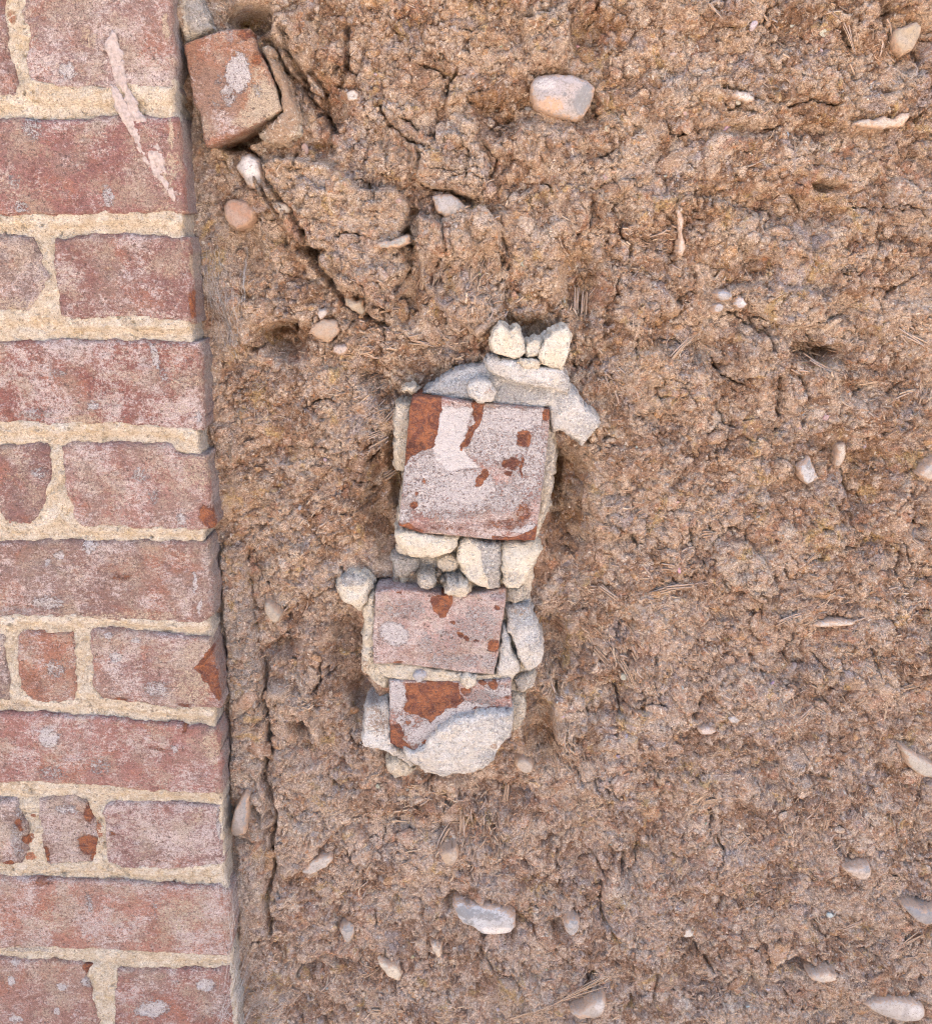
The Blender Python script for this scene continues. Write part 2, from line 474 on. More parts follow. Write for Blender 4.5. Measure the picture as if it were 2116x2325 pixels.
def mat_mortar(name, base, light, dark, grey=(0.40, 0.40, 0.40), amt=1.0, yel=(0.62, 0.47, 0.26)):
    n = NT(name)
    R, G, B, A = n.attr()                    # red stain, grey, brown earth, dust
    fine = n.noise(500, 4, 0.8, 0.5); med = n.noise(75, 5, 0.65); gr = n.noise(1300, 2, 0.85); mid = n.noise(230, 4, .75, .4)
    c = n.mix(n.step(med, 0.35, 0.65), base, light)
    c = n.mix(n.step(n.noise(140, 4, 0.7, vec=n.map(loc=(1, 2, 3))), 0.50, 0.70, 0, 0.6 * amt), c, dark)
    c = n.mix(n.step(n.noise(90, 4, 0.7, vec=n.map(loc=(6, 2, 3))), 0.54, 0.68, 0, 0.5), c, yel)
    e = n.math('MULTIPLY', n.math('SUBTRACT', fine, 0.5), 1.6)
    c = n.mix(n.step(n.math('ADD', G, e), 0.3, 0.65, 0, .9), c, grey)
    c = n.mix(n.step(n.math('ADD', B, e), 0.35, 0.7), c, (0.38, 0.26, 0.18))
    c = n.mix(n.step(n.math('ADD', R, e), 0.42, 0.56), c, (0.34, 0.12, 0.07))
    c = n.mix(n.step(n.math('ADD', A, e), 0.3, 0.8, 0, 0.8), c, (0.34, 0.345, 0.35))
    c = n.mix(n.step(mid, 0.52, 0.68, 0, 0.6 * amt), c, dark)
    c = n.mix(n.step(fine, 0.55, 0.70, 0, 0.8 * amt), c, dark)
    c = n.mix(n.step(n.noise(330, 2, 0.5, vec=n.map(loc=(8, 2, 3))), 0.60, 0.68, 0, 0.7), c, (0.76, 0.71, 0.63))
    c = n.mix(n.step(n.noise(560, 3, 0.7, 0.5, n.map(loc=(8, 2, 7))), 0.60, 0.68, 0, 0.85 * amt), c, (0.15, 0.12, 0.10))
    c = n.mix(n.math('MULTIPLY', squiggle(n, 240, 0.016, (2, 5, 7)), .6), c, (0.16, 0.12, 0.09))
    c = n.mix(n.step(gr, 0.25, 0.65, 0.5 * amt, 0), c, dark)
    f2 = n.noise(600, 3, 0.8, 0.9, n.map(loc=(5, 2, 3)))
    c = n.mix(n.math('ADD', amt * .35, n.math('MULTIPLY', G, .6), clamp=True), c, n.mix(n.step(f2, 0.36, 0.64), (0.50, 0.48, 0.46), (1.2, 1.2, 1.2)), 'MULTIPLY')
    h = n.math('ADD', n.math('MULTIPLY', fine, 1.2), n.math('ADD', n.math('MULTIPLY', gr, 0.5), n.math('MULTIPLY', mid, 1.1)))
    h = n.math('SUBTRACT', h, n.step(n.noise(300, 2, 0.5, vec=n.map(loc=(6, 1, 9))), 0.60, 0.70, 0, 0.9))
    return n.done(c, 0.95, n.bump(h, 0.0019, 1.0), 0.08)


def mat_stone():
    n = NT('field_stone')
    R, G, B, A = n.attr()
    oc, oa, ornd = n.objcol()
    fine = n.noise(420, 4, 0.75, 0.4); med = n.noise(70, 4, 0.6, vec=n.map(loc=(1, 1, 4))); gr = n.noise(1500, 2, 0.8)
    c = n.mix(n.step(med, 0.40, 0.62), n.mix(0.12, oc, (0.2, .16, .12)), n.mix(0.5, oc, (0.33, 0.30, 0.275)))
    c = n.mix(n.step(n.noise(26, 4, .7, .5, n.map(loc=(4, 1, 1))), .5, .6, 0, .45), c, (0.30, 0.27, 0.25))
    c = n.mix(n.math('MULTIPLY', squiggle(n, 200, 0.018, (3, 5, 7)), .6), c, (0.15, 0.12, 0.10))
    e = n.math('MULTIPLY', n.math('SUBTRACT', fine, 0.5), 2.2)
    c = n.mix(n.step(n.math('ADD', G, e), 0.25, 0.95), c, (0.20, 0.205, 0.215))
    c = n.mix(n.step(n.math('ADD', B, e), 0.35, 0.7), c, (0.44, 0.30, 0.21))
    c = n.mix(n.step(n.math('ADD', R, e), 0.3, 0.9), c, (0.60, 0.56, 0.53))
    c = n.mix(n.step(fine, 0.52, 0.68, 0, 0.75), c, n.mix(0.75, oc, (0.14, 0.11, 0.09)))
    c = n.mix(n.step(n.noise(560, 3, 0.7, 0.5, n.map(loc=(8, 2, 7))), 0.60, 0.68, 0, 0.7), c, (0.15, 0.12, 0.10))
    c = n.mix(n.step(gr, 0.25, 0.6, 0.3, 0), c, (0.2, 0.16, 0.13))
    return n.done(c, 0.7, n.bump(n.math('ADD', fine, n.math('MULTIPLY', gr, 0.3)), 0.0009, 0.8), 0.3)


def mat_straw():
    n = NT('dry_straw')
    oc, oa, ornd = n.objcol()
    R, G, B, A = n.attr()
    c = n.mix(R, (0.26, 0.18, 0.13), (0.62, 0.50, 0.38))
    c = n.mix(G, c, (0.36, 0.30, 0.27))
    c = n.mix(n.step(n.noise(700, 3, 0.7), 0.42, 0.62, 0, 0.75), c, (0.44, 0.30, 0.21))
    return n.done(c, 0.8, n.bump(n.noise(1500, 2, 0.7), 0.0004, 0.8), 0.2)


def mat_plain(name, col, rough=0.9, sc=300):
    n = NT(name)
    f = n.noise(sc, 4, 0.7)
    c = n.mix(n.step(f, 0.35, 0.7), col, tuple(v * 0.6 for v in col))
    return n.done(c, rough, n.bump(f, 0.0006, 0.6), 0.15)


M_COB = mat_cob()
M_BRICK = mat_brick()
M_JOINT = mat_mortar('lime_mortar_joint', (0.62, 0.525, 0.40), (0.74, 0.68, 0.585), (0.44, 0.345, 0.25))
M_LIME = mat_mortar('lime_mortar_lump', (0.62, 0.54, 0.43), (0.69, 0.63, 0.53), (0.40, 0.33, 0.26), (0.40, 0.385, 0.37), yel=(0.60, 0.49, 0.33), amt=.65)
M_CREAM = mat_mortar('cream_lime', (0.70, 0.625, 0.50), (0.76, 0.70, 0.595), (0.46, 0.38, 0.29), (0.42, 0.41, 0.40), yel=(0.66, 0.55, 0.38), amt=.35)
M_WHITE = mat_mortar('white_lime', (0.62, 0.585, 0.545), (0.74, 0.72, 0.69), (0.40, 0.36, 0.32), (0.44, 0.45, 0.465), yel=(0.62, 0.54, 0.43), amt=.7)
M_STONE = mat_stone()
M_STRAW = mat_straw()
M_WEB = mat_plain('old_web', (0.55, 0.52, 0.50))
M_SILK = mat_plain('felted_silk', (0.41, 0.345, 0.32), 0.9, 330)
M_GROUND = mat_plain('pale_gravel_ground', (0.50, 0.42, 0.36), 0.95, 40)

# ------------------------------------------------------------------ ground
def ground():
    me = bpy.data.meshes.new('ground')
    bm = bmesh.new()
    vs_ = [bm.verts.new(p) for p in ((-150, -150, 0), (150, -150, 0), (150, 150, 0), (-150, 150, 0))]
    bm.faces.new(vs_); bm.to_mesh(me); bm.free()
    me.materials.append(M_GROUND)
    o = link(bpy.data.objects.new('ground', me))
    tag(o, kind='structure')


ground()


def box(name, x0, x1, y0, y1, z0, z1, mat, parent=None, jit=0.0):
    V = np.array([(x, y, z) for x in (x0, x1) for y in (y0, y1) for z in (z0, z1)], float)
    V += rng.uniform(-jit, jit, V.shape)
    Q = [(0, 1, 3, 2), (4, 6, 7, 5), (0, 4, 5, 1), (2, 3, 7, 6), (0, 2, 6, 4), (1, 5, 7, 3)]
    return mesh_obj(name, V, Q, mat, parent, np.zeros((8, 4)), smooth=False)


# ------------------------------------------------------------------ paint helper: stains and lime that belong to the pieces
def painter(y, R=(), G=(), B=(), A=(), base=(0, 0, 0, 0), dust=False, warp=0.0025, ws=150):
    def f(x, z, yy):
        out = np.zeros((len(x), 4))
        wx = x + warp * fbm(x, z, ws, 3, 61); wz = z + warp * fbm(x, z, ws, 3, 62)
        for k, lst in enumerate((R, G, B, A)):
            v = np.full(x.shape, float(base[k]))
            el = [b for b in lst if not isinstance(b[0], (tuple, list))]
            if el: v = np.maximum(v, blobs(el, x, z, y, warp, ws))
            for b in lst:
                if isinstance(b[0], (tuple, list)):
                    d = sdf(wpoly(b[:-1], y), wx, wz)
                    v = np.maximum(v, b[-1] * (1 - sst(-0.0008, 0.0015, d))) if b[-1] > 0 else v * (1 - sst(-0.0008, 0.0015, d) * 0) * (1 - (1 - sst(-0.0008, 0.0015, d)) * -b[-1])
            out[:, k] = v
        if dust:
            s = sst(0.002, 0.008, yy - y) * sst(-0.205, -0.198, x) * 0.75
            out[:, 3] = np.maximum(out[:, 3], s)
        return out
    return f


# ------------------------------------------------------------------ brick wall
YB = -0.033
brick_wall = empty('brick_wall', (-0.3, 0.0, 0.0), 'old purple-red brick wall with cream lime joints ending in a straight edge beside the earth', 'brick wall')
BR = [
    # outline in photo pixels, body colour, bloom 0..1, paint, tilt, roughness
    ([(-150, -60), (18, -60), (12, 45), (27, 143), (42, 190), (36, 218), (-150, 225)], (.34, .20, .18), .35, {}),
    ([(52, -60), (50, 40), (62, 70), (58, 137), (64, 190), (170, 200), (250, 206), (290, 196), (391, 203), (394, 130), (388, 76), (384, -60)], (.37, .23, .21), .75,
     dict(G=[(150, 160, 22, 20, 0, .75)], B=[(200, 85, 22, 28, 0, .6), (375, 60, 9, 32, 0, .75), (320, 150, 40, 40, 0, .25)])),
    ([(-310, 275), (85, 265), (125, 270), (215, 263), (275, 261), (400, 262), (408, 330), (414, 400), (420, 483), (240, 484), (120, 489), (-310, 486)], (.36, .165, .15), .35,
     dict(G=[(75, 290, 28, 34, 20, .55), (245, 445, 16, 26, 0, .6), (35, 410, 18, 16, 0, .5), (50, 470, 18, 14, 0, .6)],
          B=[(388, 300, 7, 42, 0, .9), (385, 390, 24, 60, -15, .6), (372, 470, 30, 20, 0, .5)])),
    ([(-150, 536), (40, 533), (74, 538), (86, 566), (95, 600), (107, 630), (98, 662), (64, 704), (-150, 716)], (.34, .25, .22), .7,
     dict(B=[(30, 690, 60, 24, 0, .55), (90, 610, 14, 60, -10, .45)])),
    ([(122, 540), (150, 541), (189, 535), (214, 526), (336, 531), (428, 541), (430, 575), (436, 652), (440, 736), (320, 722), (229, 723), (162, 729), (136, 713), (128, 667), (120, 598)], (.37, .19, .165), .55,
     dict(R=[(446, 692, 20, 34, 0, 1.0)], B=[(431, 600, 5, 34, 0, .8), (300, 715, 120, 10, 0, .4)])),
    ([(-310, 776), (0, 774), (107, 772), (137, 769), (198, 771), (320, 773), (452, 777), (459, 860), (462, 978), (397, 978), (275, 963), (137, 966), (0, 960), (-310, 960)], (.37, .16, .135), .7,
     dict(G=[(352, 810, 10, 36, 10, .7), (370, 850, 10, 20, 20, .6), (210, 920, 14, 16, 0, .6), (80, 940, 40, 16, 0, .5), (450, 948, 7, 14, 0, .8), (130, 850, 24, 12, 0, .5)],
          B=[(420, 870, 50, 18, 8, .5), (400, 930, 60, 16, -8, .45), (190, 955, 60, 16, 0, .6)])),
    ([(-8, 1014), (40, 1010), (82, 1003), (104, 1007), (114, 1024), (117, 1094), (106, 1125), (103, 1155), (88, 1180), (70, 1194), (18, 1192), (0, 1166), (-9, 1100)], (.37, .17, .155), .4,
     dict(G=[(90, 1075, 20, 14, 0, .5)])),
    ([(138, 1016), (153, 1005), (275, 1004), (385, 1004), (402, 1027), (466, 1038), (474, 1110), (486, 1200), (452, 1206), (305, 1201), (183, 1198), (167, 1180), (166, 1149), (147, 1125), (143, 1064)], (.46, .245, .205), .5,
     dict(R=[(472, 1175, 20, 34, 20, .95)], G=[(320, 1080, 22, 22, 0, .5), (412, 1180, 14, 20, 0, .7), (350, 1130, 16, 16, 0, .5)], B=[(450, 1070, 45, 50, 0, .55), (150, 1140, 22, 40, 0, .5)])),
    ([(-310, 1230), (0, 1228), (61, 1228), (92, 1225), (214, 1227), (351, 1229), (449, 1230), (470, 1227), (476, 1290), (486, 1360), (482, 1402), (452, 1418), (275, 1411), (153, 1404), (-310, 1402)], (.37, .235, .20), .6,
     dict(G=[(202, 1240, 18, 20, 0, .7), (132, 1262, 12, 10, 0, .85), (104, 1280, 10, 8, 0, .8), (110, 1370, 42, 20, 0, .65), (442, 1325, 5, 28, -4, 1.0), (452, 1380, 4, 26, -12, .9)],
          A=[(30, 1390, 60, 18, 0, .6), (478, 1270, 22, 40, 0, .5), (485, 1360, 16, 50, 0, .6)], B=[(300, 1400, 150, 12, 0, .55), (400, 1370, 60, 30, 0, .35)], R=[(275, 1312, 26, 10, 0, .55)])),
    ([(-150, 1440), (8, 1442), (12, 1500), (19, 1545), (24, 1590), (-150, 1597)], (.25, .21, .20), .5, {}),
    ([(37, 1438), (61, 1432), (107, 1439), (163, 1437), (170, 1476), (173, 1537), (179, 1567), (169, 1594), (137, 1600), (67, 1594), (46, 1567), (37, 1506)], (.52, .22, .12), .45,
     dict(R=[(75, 1560, 30, 40, 0, .35)], G=[(125, 1520, 24, 30, 0, .55)])),
    ([(204, 1434), (220, 1430), (275, 1430), (351, 1442), (476, 1452), (490, 1530), (500, 1610), (397, 1613), (305, 1597), (229, 1591), (211, 1567), (207, 1491), (199, 1460)], (.42, .215, .175), .55,
     dict(G=[(262, 1492, 16, 14, 0, .7), (245, 1445, 14, 10, 0, .7), (355, 1565, 34, 24, 0, .65), (310, 1455, 14, 10, 0, .6)], B=[(440, 1560, 50, 60, 0, .6), (440, 1480, 40, 30, 0, .45)], R=[(275, 1588, 16, 7, 0, .9), (420, 1603, 20, 7, 0, .7), [(443, 1518), (476, 1476), (500, 1445), (540, 1445), (540, 1598), (502, 1594), (473, 1555), 1.3]])),
    ([(-310, 1616), (0, 1621), (92, 1623), (183, 1629), (253, 1632), (305, 1640), (397, 1646), (492, 1658), (500, 1720), (504, 1806), (366, 1800), (244, 1789), (98, 1780), (-310, 1780)], (.43, .22, .19), .65,
     dict(G=[(112, 1675, 24, 26, 0, .95), (395, 1700, 6, 12, 30, .8), (120, 1755, 40, 22, 0, .5), (230, 1740, 30, 24, 0, .5)], B=[(480, 1700, 24, 60, 0, .6), (150, 1785, 60, 8, 0, .6)], R=[(420, 1655, 8, 16, -20, .7), (360, 1700, 34, 8, -15, .5)])),
    ([(-150, 1815), (34, 1820), (48, 1855), (62, 1888), (66, 1930), (50, 1966), (-150, 1966)], (.36, .26, .22), .7,
     dict(R=[(44, 1872, 8, 16, 0, 1), (64, 1908, 14, 14, 30, 1), (68, 1948, 10, 14, -30, 1), (20, 1960, 14, 8, 0, .9)], G=[(55, 1840, 24, 30, 0, .6), (40, 1910, 20, 50, 0, .5)])),
    ([(85, 1818), (120, 1812), (168, 1810), (195, 1823), (212, 1859), (220, 1896), (218, 1939), (210, 1961), (107, 1970), (98, 1940), (92, 1893)], (.39, .25, .21), .75,
     dict(R=[(205, 1845, 15, 32, -25, 1.0), (200, 1920, 26, 28, 30, 1.0), (214, 1945, 9, 18, 0, .9), (104, 1940, 9, 26, 0, .7)], G=[(150, 1840, 30, 16, 0, .6)])),
    ([(242, 1828), (270, 1820), (336, 1823), (494, 1832), (502, 1900), (507, 1969), (397, 1978), (275, 1975), (241, 1962), (238, 1896), (232, 1850)], (.36, .205, .19), .7,
     dict(R=[(254, 1895, 12, 10, 0, .6)], B=[(450, 1860, 10, 34, -15, .5)], G=[(496, 1880, 5, 50, 0, .7)])),
    ([(-310, 1990), (0, 1995), (122, 2000), (275, 2005), (381, 2014), (500, 2019), (522, 2036), (528, 2120), (520, 2176), (366, 2167), (244, 2161), (76, 2156), (-310, 2150)], (.47, .25, .19), .45,
     dict(B=[(120, 2090, 40, 40, 0, .5), (410, 2080, 70, 60, 0, .55), (380, 2140, 90, 20, 0, .4)], G=[(203, 2050, 8, 30, 0, .55), (352, 2070, 5, 40, 0, .45)], R=[(100, 2005, 30, 10, 0, .5)], )),
    ([(-310, 2178), (0, 2180), (122, 2183), (208, 2192), (201, 2219), (208, 2259), (224, 2323), (226, 2372), (-310, 2372)], (.48, .24, .18), .4,
     dict(G=[(32, 2192, 10, 8, 0, .9), (24, 2230, 10, 12, 0, .9), (140, 2243, 14, 10, 0, .9), (195, 2235, 14, 16, 0, .7), (128, 2300, 8, 10, 0, .9), (35, 2318, 16, 10, 0, .8), (50, 2080, 20, 20, 0, .6)], R=[(200, 2200, 13, 14, 0, 1.0)])),
    ([(262, 2206), (300, 2203), (397, 2203), (520, 2201), (530, 2323), (534, 2375), (262, 2375), (258, 2300)], (.45, .235, .195), .55,
     dict(G=[(465, 2240, 22, 20, 0, .9), (345, 2295, 44, 24, 15, .85), (398, 2232, 10, 8, 0, .6)])),
]
# courses just above and below the frame, and whole bricks further left, keep the pier going
for k in range(3):
    yy = 2395 + k * 165
    BR.append(([(-200, yy), (150 if k % 2 else 330, yy), (150 if k % 2 else 330, yy + 140), (-200, yy + 140)], (.44, .22, .18), .5, {}))
    BR.append(([(185 if k % 2 else 365, yy), (533, yy), (533, yy + 140), (185 if k % 2 else 365, yy + 140)], (.42, .22, .18), .5, {}))
for k in range(2):
    yy = -120 - k * 300
    BR.append(([(-300, yy - 240), (380, yy - 240), (381, yy), (-300, yy)], (.38, .2, .18), .5, {}))
polysB = []
for i, (pts, colr, bl, pd) in enumerate(BR):
    inframe = i < 19
    r = np.random.default_rng(100 + i)
    dy = r.uniform(-0.0008, 0.0012)
    polysB.append(wpoly(pts, YB))
    bcell = 0.00125 if inframe else 0.006
    lum = sum(colr) / 3; st_ = r.uniform(.62, 1.0); lv = r.uniform(.86, 1.16); cl_ = [(lum + (c - lum) * st_) * lv for c in colr]; bl = min(1, max(0, bl + r.uniform(-.22, .22)))

    def ex(x, z, y, din, i=i, zt=max(p[1] for p in polysB[-1])):
        # pitted, flaking face; drag marks of the clamp-fired brick; worn arris
        st = fbm(x * 0.35 + z * 0.05, z, 260, 4, i + 3, 0.6)
        pit = sst(0.25, 0.5, fbm(x, z, 180, 3, i + 40)) * 0.0008
        fl = sst(0.05, 0.12, fbm(x, z, 34, 4, i + 80, 0.6)) * 0.0009
        y = y + st * 0.0009 + pit + fl
        if i in (5, 8, 12):
            y = y + 0.0011 * fbm(x * 0.25 + z * 0.06, z, 150, 4, i + 9, 0.6)
        if i == 11:  # fresh spall on the arris
            y = y + 0.0045 * (1 - sst(-.004, 0, sdf(wpoly([(443, 1518), (476, 1476), (500, 1455), (522, 1515), (520, 1592), (500, 1592), (473, 1555)], YB), x, z)))
        if i == 8:   # lifted flake in the upper left of this brick
            cx, cz = U(75, 1235, YB); t = (x - cx) * 0.8 + (z - cz) * 0.6
            y = y + 0.0022 * (t < 0.0) * sst(0.022, 0.004, np.hypot(x - cx, z - cz) if False else np.abs(t) + np.abs(z - cz + 0.012))
        y = y + 0.0022 * (1 - sst(0.0, 0.006, zt - z)) 
        return y
    slab('brick', pts, YB + dy, 0.035, M_BRICK, brick_wall, cell=bcell, rnd=0.0026, warp=0.0024, ws=85,
         rough=((0.0009, 22), (0.0005, 90), (0.0004, 420)), extra=ex, seed=200 + i * 7,
         paint=painter(YB, dust=True, **pd), color=(*cl_, bl), sidenoise=0.0009)

# mortar of the pier: one body, struck so that it is flush under a brick and set back above the next
mp = [(-0.42, 1.66), (-0.1925, 1.66), (-0.1945, 1.45), (-0.1935, 1.2), (-0.1965, 1.0), (-0.1985, 0.7), (-0.1985, 0.30), (-0.42, 0.30)]


def mortar_extra(x, z, y, din):
    def bs(xx, zz):
        wx = xx + .0016 * fbm(xx, zz, 90, 3, 5); wz = zz + .0016 * fbm(xx, zz, 90, 3, 6)
        d = np.full(x.shape, 1.0)
        for p in polysB:
            a = np.array(p); lo = a.min(0) - .02; hi = a.max(0) + .02
            m = (xx > lo[0]) & (xx < hi[0]) & (zz > lo[1]) & (zz < hi[1])
            if m.any(): d[m] = np.minimum(d[m], sdf(p, wx[m], wz[m]))
        return d
    d0 = bs(x, z); du = bs(x, z + .005); dn = bs(x, z - .005)
    t = sst(-0.005, 0.005, du - dn)
    rec = 0.0012 + 0.0035 * t * (0.6 + 0.8 * np.clip(fbm(x, z, 30, 3, 8) + .5, 0, 1))
    y = y + rec - 0.0016 * sst(0.0, 0.35, fbm(x, z, 55, 3, 12))
    y = y + 0.012 * (1 - sst(-0.006, -0.0015, d0))
    y = y + sst(0.42, 0.55, fbm(x, z, 130, 3, 19)) * 0.003
    return y


def mortar_paint(x, z, yy):
    out = painter(YB, R=[(62, 1908, 13, 12, 30, 1), (46, 1872, 7, 14, 0, 1), (72, 1858, 7, 7, 0, .9), (68, 1948, 10, 12, -30, 1), (222, 1890, 10, 26, 0, .6), (22, 40, 10, 16, 0, .5)],
                  G=[(30, 1610, 40, 16, 0, .5), (60, 2160, 60, 10, 0, .6), (455, 1640, 20, 10, 0, .4)],
                  B=[(22, 35, 12, 18, 0, .8), (62, 525, 14, 10, 0, .4), (228, 1905, 10, 26, 0, .5), (200, 1400, 12, 12, 0, .4)], dust=True)(x, z, yy)
    return out


slab('mortar', mp, YB + 0.0004, 0.034, M_JOINT, brick_wall, cell=0.00125, rnd=0.002, warp=0.0022, ws=60, world_poly=True,
     rough=((0.0009, 60), (0.0014, 170), (0.0008, 480)), extra=mortar_extra, paint=mortar_paint, seed=31, sidenoise=0.0016)
box('wall_core', -1.6, -0.205, 0.036, 0.5, 0.0, 2.25, M_JOINT, brick_wall)

# ------------------------------------------------------------------ cob wall
cob_wall = empty('cob_wall', (0.3, 0.0, 0.0), 'crumbling brown cob earth wall full of straw, grit and pebbles', 'earth wall')
CC = 0.00108
GX = np.arange(-0.2145, 0.462, CC); GZ = np.arange(0.575, 1.475, CC)
X, Z = np.meshgrid(GX, GZ, indexing='ij')

HOLES = [  # px, py, rx, ry, angle, depth mm
    (640, 760, 58, 42, 0, 24), (642, 738, 34, 20, 0, 10), (705, 562, 26, 13, -8, 26), (545, 306, 48, 18, 12, 30), (565, 30, 46, 30, 10, 30),
    (412, 120, 16, 40, 0, 24), (420, 260, 14, 50, -10, 16), (872, 1120, 42, 120, 4, 16), (898, 1040, 18, 90, 0, 14), (1285, 1110, 48, 130, 2, 20), (1262, 1080, 20, 90, 0, 14),
    (795, 1480, 50, 110, 0, 20), (830, 1600, 36, 60, 0, 18), (1225, 1640, 32, 90, 8, 18), (1255, 1450, 34, 80, 0, 14), (856, 1320, 40, 14, -5, 34),
    (1865, 800, 56, 24, -12, 18), (1895, 790, 26, 14, 0, 12), (1610, 790, 70, 22, 10, 7), (1885, 420, 34, 13, 0, 16), (1800, 470, 110, 44, -8, 11),
    (1345, 70, 36, 60, -10, 11), (1150, 235, 60, 40, 0, 9), (1020, 250, 80, 22, 10, 6), (1200, 745, 60, 34, 0, 10), (1320, 620, 40, 70, 0, 13), (1100, 610, 40, 60, 20, 8),
    (1005, 610, 34, 60, 20, 10), (930, 690, 24, 36, 0, 9), (915, 520, 10, 24, 20, 7), (1410, 470, 20, 40, 20, 7), (640, 1470, 34, 20, 10, 13), (676, 1650, 20, 24, 0, 24), (690, 1700, 40, 30, -20, 9),
    (770, 2175, 50, 16, -10, 11), (700, 2190, 50, 20, 0, 9), (1270, 2100, 30, 24, 0, 9), (1025, 2045, 16, 24, 0, 9), (1820, 2195, 24, 20, 0, 12), (1790, 2240, 30, 12, 0, 6),
    (980, 1870, 120, 28, 0, 7), (1120, 1800, 60, 40, 0, 8), (760, 245, 34, 40, 0, 9), (735, 330, 30, 20, 0, 8), (560, 560, 40, 60, 20, 8), (880, 880, 60, 26, -30, 9), (1665, 1200, 12, 14, 0, 9),
    (1380, 1220, 90, 20, 0, 6), (1400, 1560, 40, 80, -30, 6), (1330, 1900, 40, 50, 0, 5), (1455, 1920, 26, 22, 0, 8), (1990, 1040, 50, 30, 0, 6), (1930, 690, 40, 30, 20, 8), (1660, 290, 90, 16, 5, 7), (1850, 290, 50, 18, 0, 7),
    (1350, 260, 30, 20, 0, 5), (480, 2290, 30, 50, 0, 14), (580, 1835, 10, 26, 5, 14), (545, 1900, 24, 8, 0, 9), (2090, 1180, 20, 30, 0, 8), (1250, 1900, 24, 10, 30, 9), (1960, 880, 60, 26, 0, 6),
]
CLODS = [  # raised lumps: outline px, height mm, edge mm
    ([(560, 380), (593, 449), (625, 498), (691, 554), (743, 609), (769, 645), (822, 662), (854, 694), (887, 698), (920, 662), (926, 609), (905, 547), (930, 470), (900, 420), (820, 430), (760, 380), (660, 350)], 10, 2.5),
    ([(945, 490), (940, 560), (950, 630), (1000, 700), (1083, 762), (1140, 727), (1150, 640), (1140, 560), (1125, 490), (1050, 450), (990, 500)], 9, 3),
    ([(925, 330), (1030, 300), (1110, 350), (1110, 410), (1075, 445), (1000, 430), (940, 410)], 6, 3),
    ([(1015, 205), (1055, 215), (1090, 290), (1080, 330), (1000, 320), (1010, 260)], 7, 3),
    ([(600, 30), (690, 20), (720, 90), (700, 160), (650, 120), (610, 80)], 7, 3), ([(1180, 40), (1290, 0), (1300, 60), (1290, 150), (1210, 140), (1190, 90)], 7, 3),
    ([(1620, 1240), (1700, 1225), (1740, 1290), (1770, 1330), (1740, 1370), (1680, 1340), (1625, 1290)], 5, 2),
    ([(1255, 1570), (1290, 1558), (1325, 1590), (1335, 1650), (1310, 1680), (1262, 1680), (1250, 1620)], 6, 1.6), ([(1265, 1684), (1305, 1672), (1325, 1700), (1310, 1730), (1275, 1715)], 5, 1.6),
    ([(1620, 1540), (1700, 1500), (1720, 1580), (1690, 1600), (1640, 1600), (1615, 1575)], 4, 2),
    ([(1610, 700), (1680, 705), (1750, 730), (1890, 740), (1870, 660), (1740, 640), (1650, 650)], 6, 3), ([(1675, 760), (1790, 770), (1790, 830), (1740, 860), (1690, 850)], 5, 2),
    ([(500, 1240), (560, 1230), (580, 1420), (604, 1560), (606, 1780), (600, 1960), (606, 2130), (545, 2130), (538, 2000), (520, 1700), (515, 1500)], 7, 2.5),
    ([(590, 1560), (650, 1550), (720, 1640), (760, 1780), (800, 1800), (795, 1850), (700, 1960), (640, 2000), (615, 1850), (620, 1700)], 5, 4),
    ([(470, 960), (525, 965), (545, 1020), (530, 1060), (490, 1060)], 6, 2.5), ([(1390, 600), (1500, 640), (1560, 700), (1500, 730), (1420, 700)], 4, 5),
    ([(1400, 1960), (1450, 2060), (1435, 2130), (1370, 2110), (1365, 2050), (1370, 2000)], 5, 2.5), ([(1400, 800), (1500, 790), (1560, 850), (1520, 950), (1440, 930)], 5, 6),
    ([(1130, 2220), (1200, 2210), (1270, 2260), (1290, 2300), (1180, 2325), (1120, 2280)], 5, 5), ([(1300, 1730), (1430, 1720), (1430, 1800), (1350, 1830)], 4, 4),
    ([(1690, 480), (1740, 470), (1760, 560), (1700, 590), (1660, 540)], 5, 5), ([(2000, 420), (2120, 400), (2120, 560), (2050, 540)], 5, 7),
]
